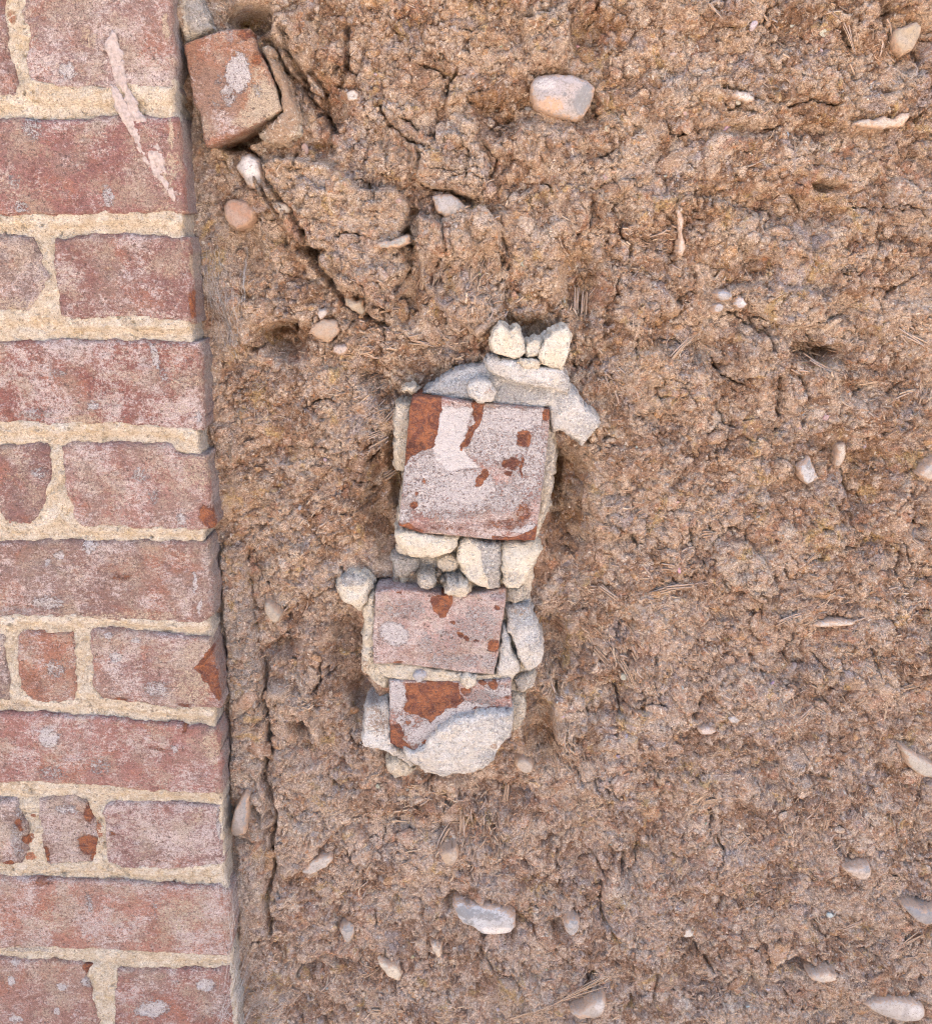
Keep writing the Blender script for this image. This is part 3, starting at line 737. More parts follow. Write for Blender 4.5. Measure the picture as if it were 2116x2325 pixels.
CRACKS = [  # polylines px, width mm, depth mm
    ([(606, 1560), (605, 1700), (600, 1770), (628, 1840), (620, 1900), (626, 1960), (610, 2020), (612, 2120)], 1.5, 8), ([(560, 1250), (575, 1420), (606, 1560)], 1.2, 5),
    ([(500, 1240), (505, 1400), (518, 1600), (522, 1800)], 1.4, 6), ([(1262, 1684), (1300, 1668), (1315, 1672)], 1.2, 5), ([(936, 470), (918, 520), (930, 560), (925, 620), (900, 660)], 1.6, 6),
    ([(870, 700), (870, 760), (850, 820), (860, 900)], 0.9, 3), ([(640, 60), (650, 110), (690, 170), (720, 260)], 1.6, 7), ([(790, 60), (790, 140), (770, 190)], 1.6, 6),
    ([(1650, 700), (1720, 760)], 0.9, 4), ([(1770, 850), (1765, 980)], 1.2, 5), ([(1665, 960), (1650, 1020)], 0.9, 4), ([(1870, 40), (1920, 70), (1935, 100)], 1.5, 6), ([(1795, 240), (1850, 225), (1900, 240)], 1.2, 5),
    ([(520, 1640), (570, 1600), (600, 1560)], 0.7, 3), ([(510, 1460), (560, 1440)], 0.7, 3), ([(1180, 1960), (1240, 1970), (1290, 1980)], 0.8, 3), ([(1020, 400), (1060, 390), (1100, 400)], 0.8, 3), ([(940, 400), (990, 430), (1040, 440), (1080, 480)], 1.3, 5),
    ([(1620, 1590), (1650, 1605), (1700, 1590)], 0.8, 4), ([(1500, 470), (1540, 520), (1520, 580)], 0.8, 3), ([(1365, 2000), (1362, 2080), (1390, 2120)], 1.0, 4), ([(560, 330), (600, 430), (640, 500)], 1.2, 6),
    ([(1250, 880), (1330, 960), (1400, 1020)], 0.7, 2), ([(640, 1000), (680, 1020)], 0.7, 2), ([(690, 200), (740, 260), (760, 350)], 1.0, 4),
]


CRACKS += [([(560, 330), (598, 395), (650, 465), (688, 520), (702, 560)], 1.8, 9), ([(702, 585), (742, 640), (788, 690), (832, 722), (880, 735)], 1.8, 9), ([(935, 310), (952, 360), (940, 420)], 1.0, 4), ([(860, 240), (882, 290), (930, 322), (962, 330)], 1.4, 5),
    ([(1100, 330), (1132, 362), (1108, 402)], .9, 4), ([(700, 150), (742, 204), (735, 260), (760, 300)], 1.4, 6), ([(600, 90), (642, 150), (690, 192)], 1.8, 7), ([(1000, 500), (1012, 560), (990, 600)], .9, 4), ([(1140, 540), (1162, 600), (1130, 650)], .9, 4),
    ([(1818, 850), (1826, 900), (1812, 960)], 1.0, 5), ([(1288, 1960), (1350, 1953), (1372, 1990)], .9, 4), ([(1010, 320), (1060, 345), (1050, 400)], .8, 3), ([(980, 380), (1040, 385), (1085, 372)], .8, 3), ([(1090, 2150), (1130, 2200), (1180, 2230)], 1.2, 5)]
_rc = random.Random(12)
for _ in range(210):
    q = [(_rc.uniform(560, 2100), _rc.uniform(10, 2310))]; a_ = _rc.uniform(0, 6.28)
    for _k in range(_rc.randint(2, 5)):
        a_ += _rc.gauss(0, .7); L_ = _rc.uniform(9, 24)
        q.append((q[-1][0] + L_ * math.cos(a_), q[-1][1] + L_ * math.sin(a_)))
    CRACKS.append((q, _rc.uniform(.4, 1.1), _rc.uniform(2, 6)))
HOLES += [(1280, 206, 84, 62, 0, 7), (1025, 460, 52, 34, 20, 6), (1098, 2082, 82, 46, 12, 6), (1836, 1060, 30, 42, 0, 5), (567, 382, 36, 48, 0, 5), (542, 482, 44, 42, 0, 5), (805, 688, 36, 26, 40, 8), (540, 1850, 26, 54, 0, 6), (1950, 1978, 42, 24, 0, 4), (736, 742, 44, 34, 0, 4), (516, 322, 34, 12, -25, 24),
    (2034, 2296, 80, 30, 0, 4), (2060, 84, 46, 44, 0, 5), (1190, 1738, 28, 24, 0, 4), (788, 2124, 26, 30, 0, 5)]


def cob_height():
    wx = X + .004 * fbm(X, Z, 28, 3, 1); wz = Z + .004 * fbm(X, Z, 28, 3, 2)
    w2x = X + .0022 * fbm(X, Z, 130, 3, 3, .6); w2z = Z + .0022 * fbm(X, Z, 130, 3, 4, .6)
    ax, az = w2x + wx - X, w2z + wz - Z
    h = 0.009 * fbm(X, Z, 9, 3, 5) + 0.0085 * fbm(ax, az, 26, 3, 6)
    # plates of smeared, dried clay that stand proud and are smoother and paler than the rest
    global PLATE
    fA = fbm(ax + .3, az, 20, 5, 130, .62); fB = fbm(w2x, w2z + .7, 52, 4, 131, .65)
    PLATE = sst(-.02, .035, fA) * (0.55 + .45 * sst(-.1, .1, fB))
    PLATE = np.maximum(PLATE, .8 * sst(.12, .16, fB))
    g1, g2, idw = worley(ax, az, 48, 133)
    h += PLATE * (0.0026 + .0018 * (idw - .5) - .0030 * (1 - sst(.015, .07, g2 - g1)) * sst(-.1, .1, fbm(X, Z, 18, 2, 134)))
    k_ = 1 - .62 * PLATE
    # clods, three sizes, with cracks between them where the earth has dried out
    m1 = sst(-0.12, 0.22, fbm(X, Z, 14, 3, 20)); m2 = sst(-0.15, 0.2, fbm(X, Z, 20, 3, 21)); m3 = sst(-0.1, 0.25, fbm(X, Z, 25, 3, 22))
    f1, f2, idv = worley(ax, az, 38, 30)
    h += (.3 + .7 * m1) * (0.0050 * (idv - .5) - 0.0024 * (1 - sst(0.0, 0.09, f2 - f1)))
    f1, f2, idv = worley(w2x + 0.002 * perlin(X * 60, Z * 60, 8), w2z, 95, 40)
    h += (0.35 + 0.65 * m2) * (0.0020 * (idv - .5) + 0.0012 * (0.6 - f1) - 0.0015 * (1 - sst(0.0, 0.14, f2 - f1)))
    f1, f2, idv = worley(w2x, w2z, 230, 50)
    h += k_ * (0.4 + 0.6 * m3) * (0.0015 * (idv - .5) + 0.0010 * (0.55 - f1) - 0.0013 * (1 - sst(0.0, 0.20, f2 - f1)))
    r1 = 1 - np.abs(fbm(w2x, w2z, 48, 4, 60, .62)) * 2
    h += k_ * 0.0030 * (r1 - 0.5)
    bil = np.abs(fbm(w2x + 1.0, w2z, 110, 4, 61, .65))
    h += k_ * 0.0030 * (bil - 0.2) * (0.4 + m3)
    h += k_ * 0.0012 * fbm(X, Z, 330, 2, 62, .8) + 0.0010 * (0.3 - np.abs(perlin(w2x * 290, w2z * 290, 64))) + 0.0007 * perlin(X * 650, Z * 650, 63)
    # straw imprints: combed grooves in changing directions
    for k, (an, s) in enumerate(((0.5, 70), (-0.7, 71), (1.3, 72), (2.2, 73))):
        ca, sa = math.cos(an), math.sin(an)
        u = wx * ca + wz * sa; v = -wx * sa + wz * ca
        mk = sst(0.05, 0.3, fbm(X, Z, 17, 3, 80 + k))
        h += k_ * mk * 0.0022 * fbm(u * .16, v, 380, 3, s, .65)
    # broken undercut shelves
    t = fbm(ax, az, 19, 4, 90, .55)
    h += 0.0034 * (sst(0.0, 0.02, t) - .5) + 0.0028 * (sst(0.17, 0.185, fbm(ax, az, 33, 4, 91, .6)) - .5)
    h -= 0.006 * sst(0.46, 0.54, fbm(ax, az, 38, 3, 92, .6))
    h -= 0.003 * sst(0.46, 0.54, fbm(w2x, w2z, 100, 3, 93, .6))
    # slanting flakes, like shingles, each lifting over the next
    u_ = ax * .55 + az; v_ = ax - az * .55
    q = fbm(u_ * .5, v_, 42, 3, 95, .6) * 2.2
    h += 0.0030 * (q - np.floor(q) - .5) * sst(-.2, .1, fbm(X, Z, 16, 2, 96))
    # clods and hollows where the photograph has them
    for pts, hh, ed in CLODS:
        P = wpoly(pts); a = np.array(P); lo = a.min(0) - .02; hi = a.max(0) + .02
        i0, i1 = np.searchsorted(GX, (lo[0], hi[0])); j0, j1 = np.searchsorted(GZ, (lo[1], hi[1]))
        if i1 <= i0 or j1 <= j0: continue
        s_ = (slice(i0, i1), slice(j0, j1))
        d = sdf(P, ax[s_], az[s_])
        PLATE[s_] = np.maximum(PLATE[s_], .9 * (1 - sst(-.003, 0, d)))
        h[s_] += hh * .0014 * (1 - sst(-ed * .001, ed * .0003, d))
    for px, py, rx, ry, an, dp in HOLES:
        cx, cz = U(px, py); m = PXM(py); R = max(rx, ry) * m * 2.4
        i0, i1 = np.searchsorted(GX, (cx - R, cx + R)); j0, j1 = np.searchsorted(GZ, (cz - R, cz + R))
        if i1 <= i0 or j1 <= j0: continue
        s_ = (slice(i0, i1), slice(j0, j1))
        a = math.radians(an); ca, sa = math.cos(a), math.sin(a)
        dx = ax[s_] - cx; dz = az[s_] - cz
        u = (dx * ca + dz * sa) / (rx * m); v = (-dx * sa + dz * ca) / (ry * m)
        v = np.where(v > 0, v * 1.25, v * 0.85)
        r = np.hypot(u, v)
        h[s_] -= dp * .0013 * (1 - sst(0.45, 1.45, r + 0.12 * v))
    for pts, wd, dp in CRACKS:
        P = [tuple(float(q) for q in U(*p)) for p in pts]
        for (x0, z0), (x1, z1) in zip(P[:-1], P[1:]):
            R = .01
            i0, i1 = np.searchsorted(GX, (min(x0, x1) - R, max(x0, x1) + R)); j0, j1 = np.searchsorted(GZ, (min(z0, z1) - R, max(z0, z1) + R))
            if i1 <= i0 or j1 <= j0: continue
            s_ = (slice(i0, i1), slice(j0, j1))
            ex, ez = x1 - x0, z1 - z0; L = ex * ex + ez * ez
            t = np.clip(((ax[s_] - x0) * ex + (az[s_] - z0) * ez) / L, 0, 1)
            d = np.hypot(ax[s_] - x0 - t * ex, az[s_] - z0 - t * ez)
            c = -dp * .0015 * (1 - sst(wd * .0007, wd * .0018, d)) 
            h[s_] = np.minimum(h[s_], h[s_] + c)
    # the bed behind the masonry stack and behind the half brick is dug back
    for pts, lim in (([(930, 830), (1300, 830), (1250, 1240), (1210, 1380), (1230, 1540), (1170, 1680), (1080, 1750), (900, 1750), (830, 1620), (830, 1380), (890, 1220)], -0.002),
                     ([(415, 90), (575, 60), (640, 240), (560, 300), (465, 330)], 0.000)):
        d = sdf(wpoly(pts), ax, az)
        k = 1 - sst(-0.008, 0.004, d)
        h = np.where(h > lim, h * (1 - k) + lim * k, h)
    # next to the brick pier the earth is packed flat against it
    e = 1 - sst(-0.197, -0.160, X)
    h = h * (1 - 0.55 * e) + 0.002 * e
    return h


Hh = cob_height()
Vx = X + 0.0009 * fbm(X, Z, 300, 2, 201); Vz = Z + 0.0009 * fbm(X, Z, 300, 2, 202)
# lips hang over: pull proud material downward where it stands above a drop
gz_ = np.gradient(Hh, CC, axis=1)
Vz = Vz - 0.0006 * np.clip(gz_, -1, 2)


def hat(x, z):
    """height of the earth face (towards the camera) at a point"""
    i = np.clip(((np.asarray(x) - GX[0]) / CC), 0, len(GX) - 2); j = np.clip(((np.asarray(z) - GZ[0]) / CC), 0, len(GZ) - 2)
    return Hh[i.astype(int), j.astype(int)]


OCHRE = [(1230, 700, 120, 60, 0, .6), (1500, 820, 60, 60, 0, .8), (1560, 740, 120, 40, 0, .6), (1290, 1130, 60, 130, 0, .9), (880, 1130, 50, 110, 0, .8), (1260, 1570, 40, 90, 0, .9), (1220, 1700, 60, 70, 0, .7), (750, 160, 40, 60, 0, .7), (730, 40, 90, 40, 0, .4),
         (1060, 40, 140, 50, 0, .6), (1150, 240, 140, 34, 0, .8), (1380, 70, 60, 60, 0, .7), (1640, 110, 30, 30, 0, .6), (850, 525, 26, 22, 0, .9), (1430, 290, 80, 40, 0, .5), (1700, 480, 140, 40, 0, .7), (1850, 450, 90, 50, 0, .7), (1900, 240, 120, 60, 0, .6),
         (2060, 70, 60, 60, 0, .8), (560, 700, 60, 90, 0, .5), (640, 760, 70, 40, 0, .5), (700, 560, 90, 70, -30, .4), (540, 1150, 60, 120, 0, .6), (700, 1220, 120, 60, 0, .5), (820, 1180, 90, 60, 0, .5), (1310, 620, 60, 90, 0, .8), (1480, 1790, 60, 30, 0, .7),
         (2060, 1890, 70, 60, 0, .5), (1960, 1080, 60, 60, 0, .7), (1490, 1270, 22, 16, 0, .9), (1560, 2200, 80, 40, 0, .3), (1450, 1430, 100, 60, 0, .4), (640, 400, 60, 60, 0, .5), (1100, 640, 120, 100, 0, .4), (1900, 2290, 60, 40, 0, .5), (1560, 450, 60, 60, 0, .6), (2040, 1760, 60, 50, 0, .5), (1090, 540, 60, 30, 0, .5)]
GREY = [(1040, 350, 90, 90, 0, .8), (1250, 60, 70, 90, 0, .7), (1420, 380, 120, 60, 0, .6), (1560, 170, 120, 60, 0, .6), (1720, 130, 120, 60, 0, .5), (1690, 310, 60, 60, 0, .6), (800, 420, 110, 60, 0, .6), (640, 260, 70, 70, 0, .8), (620, 190, 50, 90, 0, .8), (540, 420, 60, 80, 0, .4), (1690, 1300, 90, 60, 0, .9),
        (1300, 1620, 60, 80, 0, .7), (1720, 520, 60, 60, 0, .7), (1780, 720, 150, 50, 0, .7), (1660, 720, 80, 40, 0, .8), (1420, 890, 60, 40, 0, .6), (1370, 1120, 50, 60, 0, .6), (2000, 1260, 120, 80, 0, .5), (1670, 1560, 70, 60, 0, .5), (1620, 1750, 180, 90, 0, .45), (640, 1580, 90, 90, 0, .6), (700, 1850, 90, 70, 0, .7),
        (1420, 1780, 90, 60, 0, .7), (1100, 560, 90, 60, 0, .4), (1690, 560, 60, 60, 0, .5), (2080, 380, 60, 60, 0, .5), (1560, 2160, 80, 50, -20, .4), (1790, 1010, 90, 60, 0, .45), (2060, 900, 60, 90, 0, .3), (950, 160, 120, 60, 0, .3), (700, 1800, 70, 60, 0, .6), (1240, 1890, 90, 40, 0, .4), (590, 1460, 60, 60, 0, .5), (620, 1280, 50, 30, 0, .6), (480, 70, 60, 60, 0, .8), (560, 340, 60, 60, 0, .5)]
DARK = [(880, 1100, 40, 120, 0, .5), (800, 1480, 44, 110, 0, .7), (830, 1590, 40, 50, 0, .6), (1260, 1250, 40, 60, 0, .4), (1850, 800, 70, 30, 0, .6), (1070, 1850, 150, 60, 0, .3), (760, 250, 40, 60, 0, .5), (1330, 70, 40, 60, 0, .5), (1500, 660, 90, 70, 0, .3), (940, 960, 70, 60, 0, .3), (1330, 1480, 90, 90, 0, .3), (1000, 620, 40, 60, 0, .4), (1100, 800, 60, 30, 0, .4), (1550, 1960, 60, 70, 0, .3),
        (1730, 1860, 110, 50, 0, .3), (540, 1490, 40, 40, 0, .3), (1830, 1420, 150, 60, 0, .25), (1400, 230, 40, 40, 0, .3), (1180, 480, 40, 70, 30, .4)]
DUST = [(470, 560, 60, 130, 0, .6), (500, 640, 40, 70, 0, .6), (545, 1480, 46, 200, 0, .9), (550, 1830, 60, 240, 0, .75), (500, 1350, 40, 160, 0, .9), (500, 2250, 60, 80, 0, .5), (500, 30, 60, 50, 0, .7), (520, 1080, 40, 40, 0, .3), (450, 330, 30, 80, 0, .5), (570, 2100, 60, 100, 0, .2), (1450, 1550, 60, 80, -30, .25), (1120, 1900, 60, 60, 0, .3), (1430, 2020, 40, 40, 0, .3), (1620, 2260, 200, 50, 0, .25), (1810, 1650, 120, 200, 0, .2)]
Pc = np.zeros((X.size, 4))
for k, l in enumerate((OCHRE, GREY, DARK, DUST)):
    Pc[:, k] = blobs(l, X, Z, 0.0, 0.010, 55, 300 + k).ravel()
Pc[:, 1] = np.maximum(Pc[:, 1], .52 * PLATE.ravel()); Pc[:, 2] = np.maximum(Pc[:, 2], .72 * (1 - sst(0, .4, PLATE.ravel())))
nx_, nz_ = X.shape
I_ = np.arange(nx_ * nz_).reshape(nx_, nz_)
Q_ = np.stack([I_[:-1, :-1], I_[1:, :-1], I_[1:, 1:], I_[:-1, 1:]], -1).reshape(-1, 4)
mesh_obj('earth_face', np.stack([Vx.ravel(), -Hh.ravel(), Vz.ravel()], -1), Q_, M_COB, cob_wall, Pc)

# the wall goes on round the part that is seen
sx = np.arange(-0.25, 2.6, 0.025); sz = np.arange(0.0, 2.25, 0.025)
XX, ZZ = np.meshgrid(sx, sz, indexing='ij')
HH = 0.006 * fbm(XX, ZZ, 9, 3, 5) + 0.006 * fbm(XX, ZZ, 26, 3, 6)
inside = (XX > GX[0] + .01) & (XX < GX[-1] - .02) & (ZZ > GZ[0] + .02) & (ZZ < GZ[-1] - .02)
HH = np.where(inside, -0.055, HH - 0.002)
nn = np.arange(XX.size).reshape(XX.shape)
QQ = np.stack([nn[:-1, :-1], nn[1:, :-1], nn[1:, 1:], nn[:-1, 1:]], -1).reshape(-1, 4)
mesh_obj('earth_surround', np.stack([XX.ravel(), -HH.ravel(), ZZ.ravel()], -1), QQ, M_COB, cob_wall, np.zeros((XX.size, 4)))
box('wall_core', -0.2, 2.6, 0.07, 0.5, 0.0, 2.25, M_COB, cob_wall)

# ------------------------------------------------------------------ the stack of brick ends and mortar let into the earth
stack_c = (0.005, 0.0, 0.98)
stack = empty('masonry_stack', stack_c, 'upright stack of three limewashed red brick ends and pale mortar in the earth wall', 'masonry')


def lump(name, pts, yf, colr=None, mat=None, parent=stack, yb=0.02, dome=0.006, domer=0.012, seed=0, cell=0.0009, facets=7, tilt=(0, 0), label=None, rough=None, flare=-0.0015, warp=0.0026, rnd=0.002, **pd):
    dome *= .35; domer *= .35; rnd *= .5
    o = slab(name, pts, yf, yb, mat or M_LIME, parent, cell=cell, rnd=rnd, dome=dome, domer=domer, facet_h=.0055 if facets > 4 and min(max(p[0] for p in pts) - min(p[0] for p in pts), max(p[1] for p in pts) - min(p[1] for p in pts)) > 55 else None, rimdirt=.35, warp=warp, ws=140, tilt=tilt, facets=facets,
             rough=rough or ((0.0006, 70), (0.0008, 190), (0.0007, 430)), paint=painter(yf, **pd), seed=seed, flare=flare, color=colr or (1, 1, 1, 1), sidenoise=0.0018)
    if label: o['label'] = label
    return o


def ebrick(name, pts, yf, colr, bloom, seed, label, tilt=(0, 0), extra=None, **pd):
    o = slab(name, pts, yf, 0.03, M_BRICK, stack, cell=0.00085, rnd=0.0014, warp=0.0007, ws=160, tilt=tilt, extra=extra,
             rough=((0.0006, 25), (0.0003, 120), (0.00022, 480)), paint=painter(yf, **pd), seed=seed, color=(*colr, bloom), sidenoise=0.0006)
    o['label'] = label
    return o


# mortar behind and beside the bricks first
lump('mortar', [(945, 905), (1110, 905), (1240, 915), (1262, 985), (1262, 1060), (1250, 1150), (1215, 1235), (1215, 1290), (1205, 1340), (1200, 1540), (1150, 1640), (1060, 1700), (930, 1690), (880, 1560), (880, 1350), (905, 1260), (900, 1200)], -0.006,
     dome=0.006, seed=401, G=[(1240, 1080, 30, 120, 0, .5), (960, 1300, 90, 40, 0, .7), (1180, 1350, 40, 30, 0, .5)], B=[(950, 1320, 80, 20, 0, .6)])
lump('mortar_lump', [(895, 918), (909, 911), (934, 914), (934, 1060), (915, 1074), (898, 1070), (893, 1030), (894, 960)], -0.016, dome=.007, domer=.009, seed=402)
lump('mortar_lump', [(1236, 930), (1256, 960), (1264, 1024), (1258, 1078), (1250, 1120), (1238, 1168), (1222, 1170)], -0.014, dome=.008, seed=403, G=[(1250, 1060, 20, 110, 0, .5)])
lump('mortar_lump', [(956, 894), (1000, 866), (1021, 851), (1064, 837), (1100, 830), (1150, 838), (1240, 850), (1290, 872), (1302, 885), (1330, 925), (1370, 960), (1350, 985), (1323, 1013), (1300, 998), (1280, 978), (1252, 984), (1246, 920), (1230, 926), (1121, 921), (1064, 912), (1000, 905)], -0.020,
     dome=.010, domer=.02, seed=404, mat=M_WHITE, tilt=(0, 0.10), G=[(1050, 880, 100, 30, 20, .75), (1180, 890, 80, 26, 0, .7), (1280, 900, 30, 40, 0, .6), (1330, 960, 40, 40, 0, .4)], B=[(1060, 850, 50, 12, -20, .3)], label='broad grey mortar bed above the top brick end')
lump('mortar_lump', [(1100, 833), (1103, 816), (1130, 813), (1172, 815), (1226, 831), (1272, 837), (1290, 856), (1298, 873), (1294, 899), (1250, 884), (1200, 872), (1160, 868), (1121, 852)], -0.029, dome=.005, seed=405, mat=M_WHITE, tilt=(0, .08), G=[(1285, 870, 16, 30, 0, .6), (1200, 865, 90, 10, -8, .4)])
lump('mortar_lump', [(1057, 880), (1064, 866), (1090, 862), (1118, 868), (1124, 890), (1121, 914), (1085, 917), (1066, 902)], -0.034, dome=.008, seed=406, mat=M_WHITE, R=[(1107, 887, 12, 8, 0, .35)], B=[(1107, 887, 12, 8, 0, .5)], G=[(1115, 880, 10, 20, 0, .4)])
lump('mortar_lump', [(1168, 822), (1180, 814), (1210, 812), (1232, 826), (1228, 838), (1195, 838)], -0.033, dome=.004, seed=407)
CREAM = dict(facets=4, dome=.002, domer=.003, rnd=.0008, mat=M_CREAM, warp=.0009, rough=((0.0005, 70), (0.0004, 200), (0.0004, 430)))
lump('limestone_chip', [(1114, 776), (1120, 752), (1136, 734), (1150, 745), (1158, 752), (1168, 740), (1178, 748), (1188, 772), (1194, 800), (1180, 812), (1164, 814), (1140, 806), (1121, 801)], -0.030, yb=-0.008, seed=411, **CREAM, label='cream chip at the top left of the masonry stack')
lump('limestone_chip', [(1193, 790), (1200, 778), (1211, 772), (1231, 774), (1230, 790), (1224, 803), (1210, 812), (1197, 812)], -0.028, yb=-0.008, seed=412, **CREAM, label='small cream chip between the two larger ones')
lump('limestone_chip', [(1222, 812), (1228, 790), (1237, 772), (1262, 750), (1288, 742), (1294, 755), (1296, 776), (1288, 808), (1278, 838), (1254, 834), (1233, 828)], -0.032, yb=-0.008, seed=413, **CREAM, label='sharp cream chip at the top right of the masonry stack')
lump('mortar_lump', [(913, 883), (920, 876), (930, 879), (944, 878), (948, 886), (940, 894), (928, 891), (918, 893)], -0.020, yb=-0.005, dome=.003, seed=414)

# top brick end
ebrick('brick', [(936, 899), (999, 903), (1064, 912), (1150, 920), (1249, 928), (1247, 965), (1238, 1060), (1224, 1170), (1215, 1228), (1121, 1227), (1038, 1218), (956, 1211), (905, 1194), (909, 1150), (920, 1045), (929, 934)], -0.029,
       (.50, .30, .26), .9, 421, 'top brick end, mostly white limewash with orange-red chips',
       R=[[(930, 890), (1001, 900), (1004, 925), (996, 965), (985, 1015), (955, 1022), (938, 1034), (916, 1055), 1.15], [(1072, 915), (1099, 918), (1092, 950), (1080, 975), (1066, 1000), (1050, 1022), (1046, 1012), (1062, 984), (1078, 958), 1.2],
          (1190, 996, 17, 20, 20, 1.2), (1164, 1050, 16, 18, 0, 1.0), (1148, 1052, 8, 12, 0, .9), (1184, 1060, 4, 26, 0, 1.0), (1155, 1076, 10, 7, 0, .9), (1094, 1085, 9, 26, -28, 1.2), (1242, 942, 12, 15, 0, 1.1), (938, 1146, 10, 9, 0, 1.0), (962, 1092, 8, 8, 0, .7), (945, 1120, 7, 6, 0, .7),
          [(1118, 1215), (1160, 1222), (1200, 1210), (1219, 1195), (1218, 1232), (1120, 1232), 1.1], [(902, 1186), (930, 1192), (960, 1206), (950, 1213), (900, 1198), 1.1], (1190, 1165, 22, 26, 0, .5), (1010, 1195, 60, 12, 0, .45), (1150, 1190, 60, 14, 0, .5), (1060, 1165, 40, 8, 0, .35)],
       G=[[(1001, 925), (1074, 925), (1060, 970), (1046, 1012), (1085, 1060), (1020, 1070), (990, 1050), (985, 1015), 1.3], (1140, 955, 80, 34, 0, .9), (1130, 1000, 100, 70, 0, .68), (1000, 1080, 100, 70, 0, .7), (1060, 1110, 70, 50, 0, .9), (940, 1080, 44, 90, 0, .66), (1200, 1040, 54, 120, 0, .64), (1020, 1140, 120, 46, 0, .68), (1200, 950, 44, 26, 0, .85), (1130, 1130, 100, 40, 0, .6), (1190, 1200, 32, 11, 14, 1.1), (920, 1170, 24, 20, 0, .7)],
       A=[(1050, 1067, 14, 6, 0, .7), (1100, 1222, 50, 6, 0, .5)])

# mortar between the top and the middle brick
lump('mortar_lump', [(885, 1270), (905, 1258), (925, 1266), (950, 1268), (957, 1290), (940, 1305), (912, 1318), (898, 1305), (890, 1290)], -0.010, dome=.008, seed=431, G=[(920, 1285, 50, 40, 0, .8)])
lump('mortar_lump', [(992, 1272), (1000, 1266), (1017, 1260), (1034, 1262), (1044, 1275), (1040, 1290), (1035, 1298), (1005, 1300), (996, 1290)], -0.017, dome=.006, seed=432)
lump('mortar_lump', [(898, 1206), (925, 1208), (956, 1211), (1000, 1217), (1041, 1222), (1040, 1240), (1030, 1252), (1006, 1263), (985, 1270), (970, 1266), (950, 1270), (927, 1266), (915, 1250), (900, 1238), (897, 1220)], -0.027, dome=.006, seed=433, tilt=(0, -.1), mat=M_CREAM, label='wide cream lump under the left of the top brick end')
lump('mortar_lump', [(1046, 1228), (1065, 1224), (1100, 1230), (1124, 1232), (1137, 1240), (1140, 1262), (1136, 1300), (1136, 1338), (1122, 1342), (1103, 1338), (1085, 1330), (1060, 1315), (1046, 1290), (1036, 1262)], -0.024, dome=.006, seed=434, facets=3, mat=M_CREAM,
     G=[[(1060, 1222), (1137, 1228), (1140, 1262), (1138, 1345), (1115, 1345), (1098, 1290), (1094, 1250), 1.1], (1070, 1300, 26, 20, 0, .4)], label='half cream and half blue-grey lump under the middle of the top brick end')
lump('mortar_lump', [(1139, 1236), (1180, 1232), (1218, 1234), (1229, 1252), (1215, 1280), (1203, 1300), (1192, 1318), (1180, 1334), (1158, 1336), (1140, 1326), (1138, 1280)], -0.025, dome=.007, seed=435, mat=M_CREAM, G=[(1165, 1310, 30, 20, 0, .5)], label='cream lump under the right of the top brick end')
lump('mortar_lump', [(1150, 1345), (1160, 1336), (1185, 1335), (1192, 1350), (1190, 1364), (1168, 1374), (1150, 1366)], -0.014, dome=.006, seed=436, G=[(1170, 1355, 24, 22, 0, .5)])
r_ = random.Random(5)
for k in range(40):
    px = r_.uniform(905, 1070); py = r_.uniform(1278, 1334); s = r_.uniform(3, 9)
    lump('mortar_crumb', [(px + s * math.cos(a) * r_.uniform(.8, 1.2), py + s * math.sin(a) * r_.uniform(.7, 1.1)) for a in [i * math.pi / 4 for i in range(8)]], -0.009 - r_.uniform(0, .006), yb=0.0, dome=.0035, domer=.004,
         seed=440 + k, cell=0.0011, G=[(px, py, 20, 20, 0, r_.choice((.1, .5, .8)))], B=[(px, py, 20, 20, 0, r_.choice((0, 0, .6)))])
# left column of squeezed mortar beside the middle brick
lump('mortar_lump', [(763, 1345), (770, 1325), (785, 1310), (808, 1306), (835, 1312), (842, 1330), (838, 1356), (828, 1375), (814, 1393), (800, 1374), (780, 1368)], -0.018, yb=-.002, dome=.010, domer=.014, seed=451, mat=M_CREAM, G=[(800, 1318, 40, 14, 0, .7)], B=[(795, 1330, 40, 16, 0, .35)],
     rough=((0.003, 70), (0.0018, 150), (0.0008, 430)), label='lump sticking out furthest left of the stack')
lump('mortar_lump', [(822, 1380), (836, 1350), (850, 1346), (856, 1380), (852, 1440), (850, 1506), (884, 1510), (884, 1545), (876, 1571), (850, 1552), (820, 1522), (817, 1495), (826, 1475), (822, 1452), (828, 1430), (824, 1405)], -0.014, dome=.010, domer=.012, seed=452, mat=M_CREAM, B=[(826, 1510, 16, 30, 0, .5), (840, 1420, 10, 60, 0, .3)],
     rough=((0.004, 90), (0.0025, 180), (0.0008, 430)))
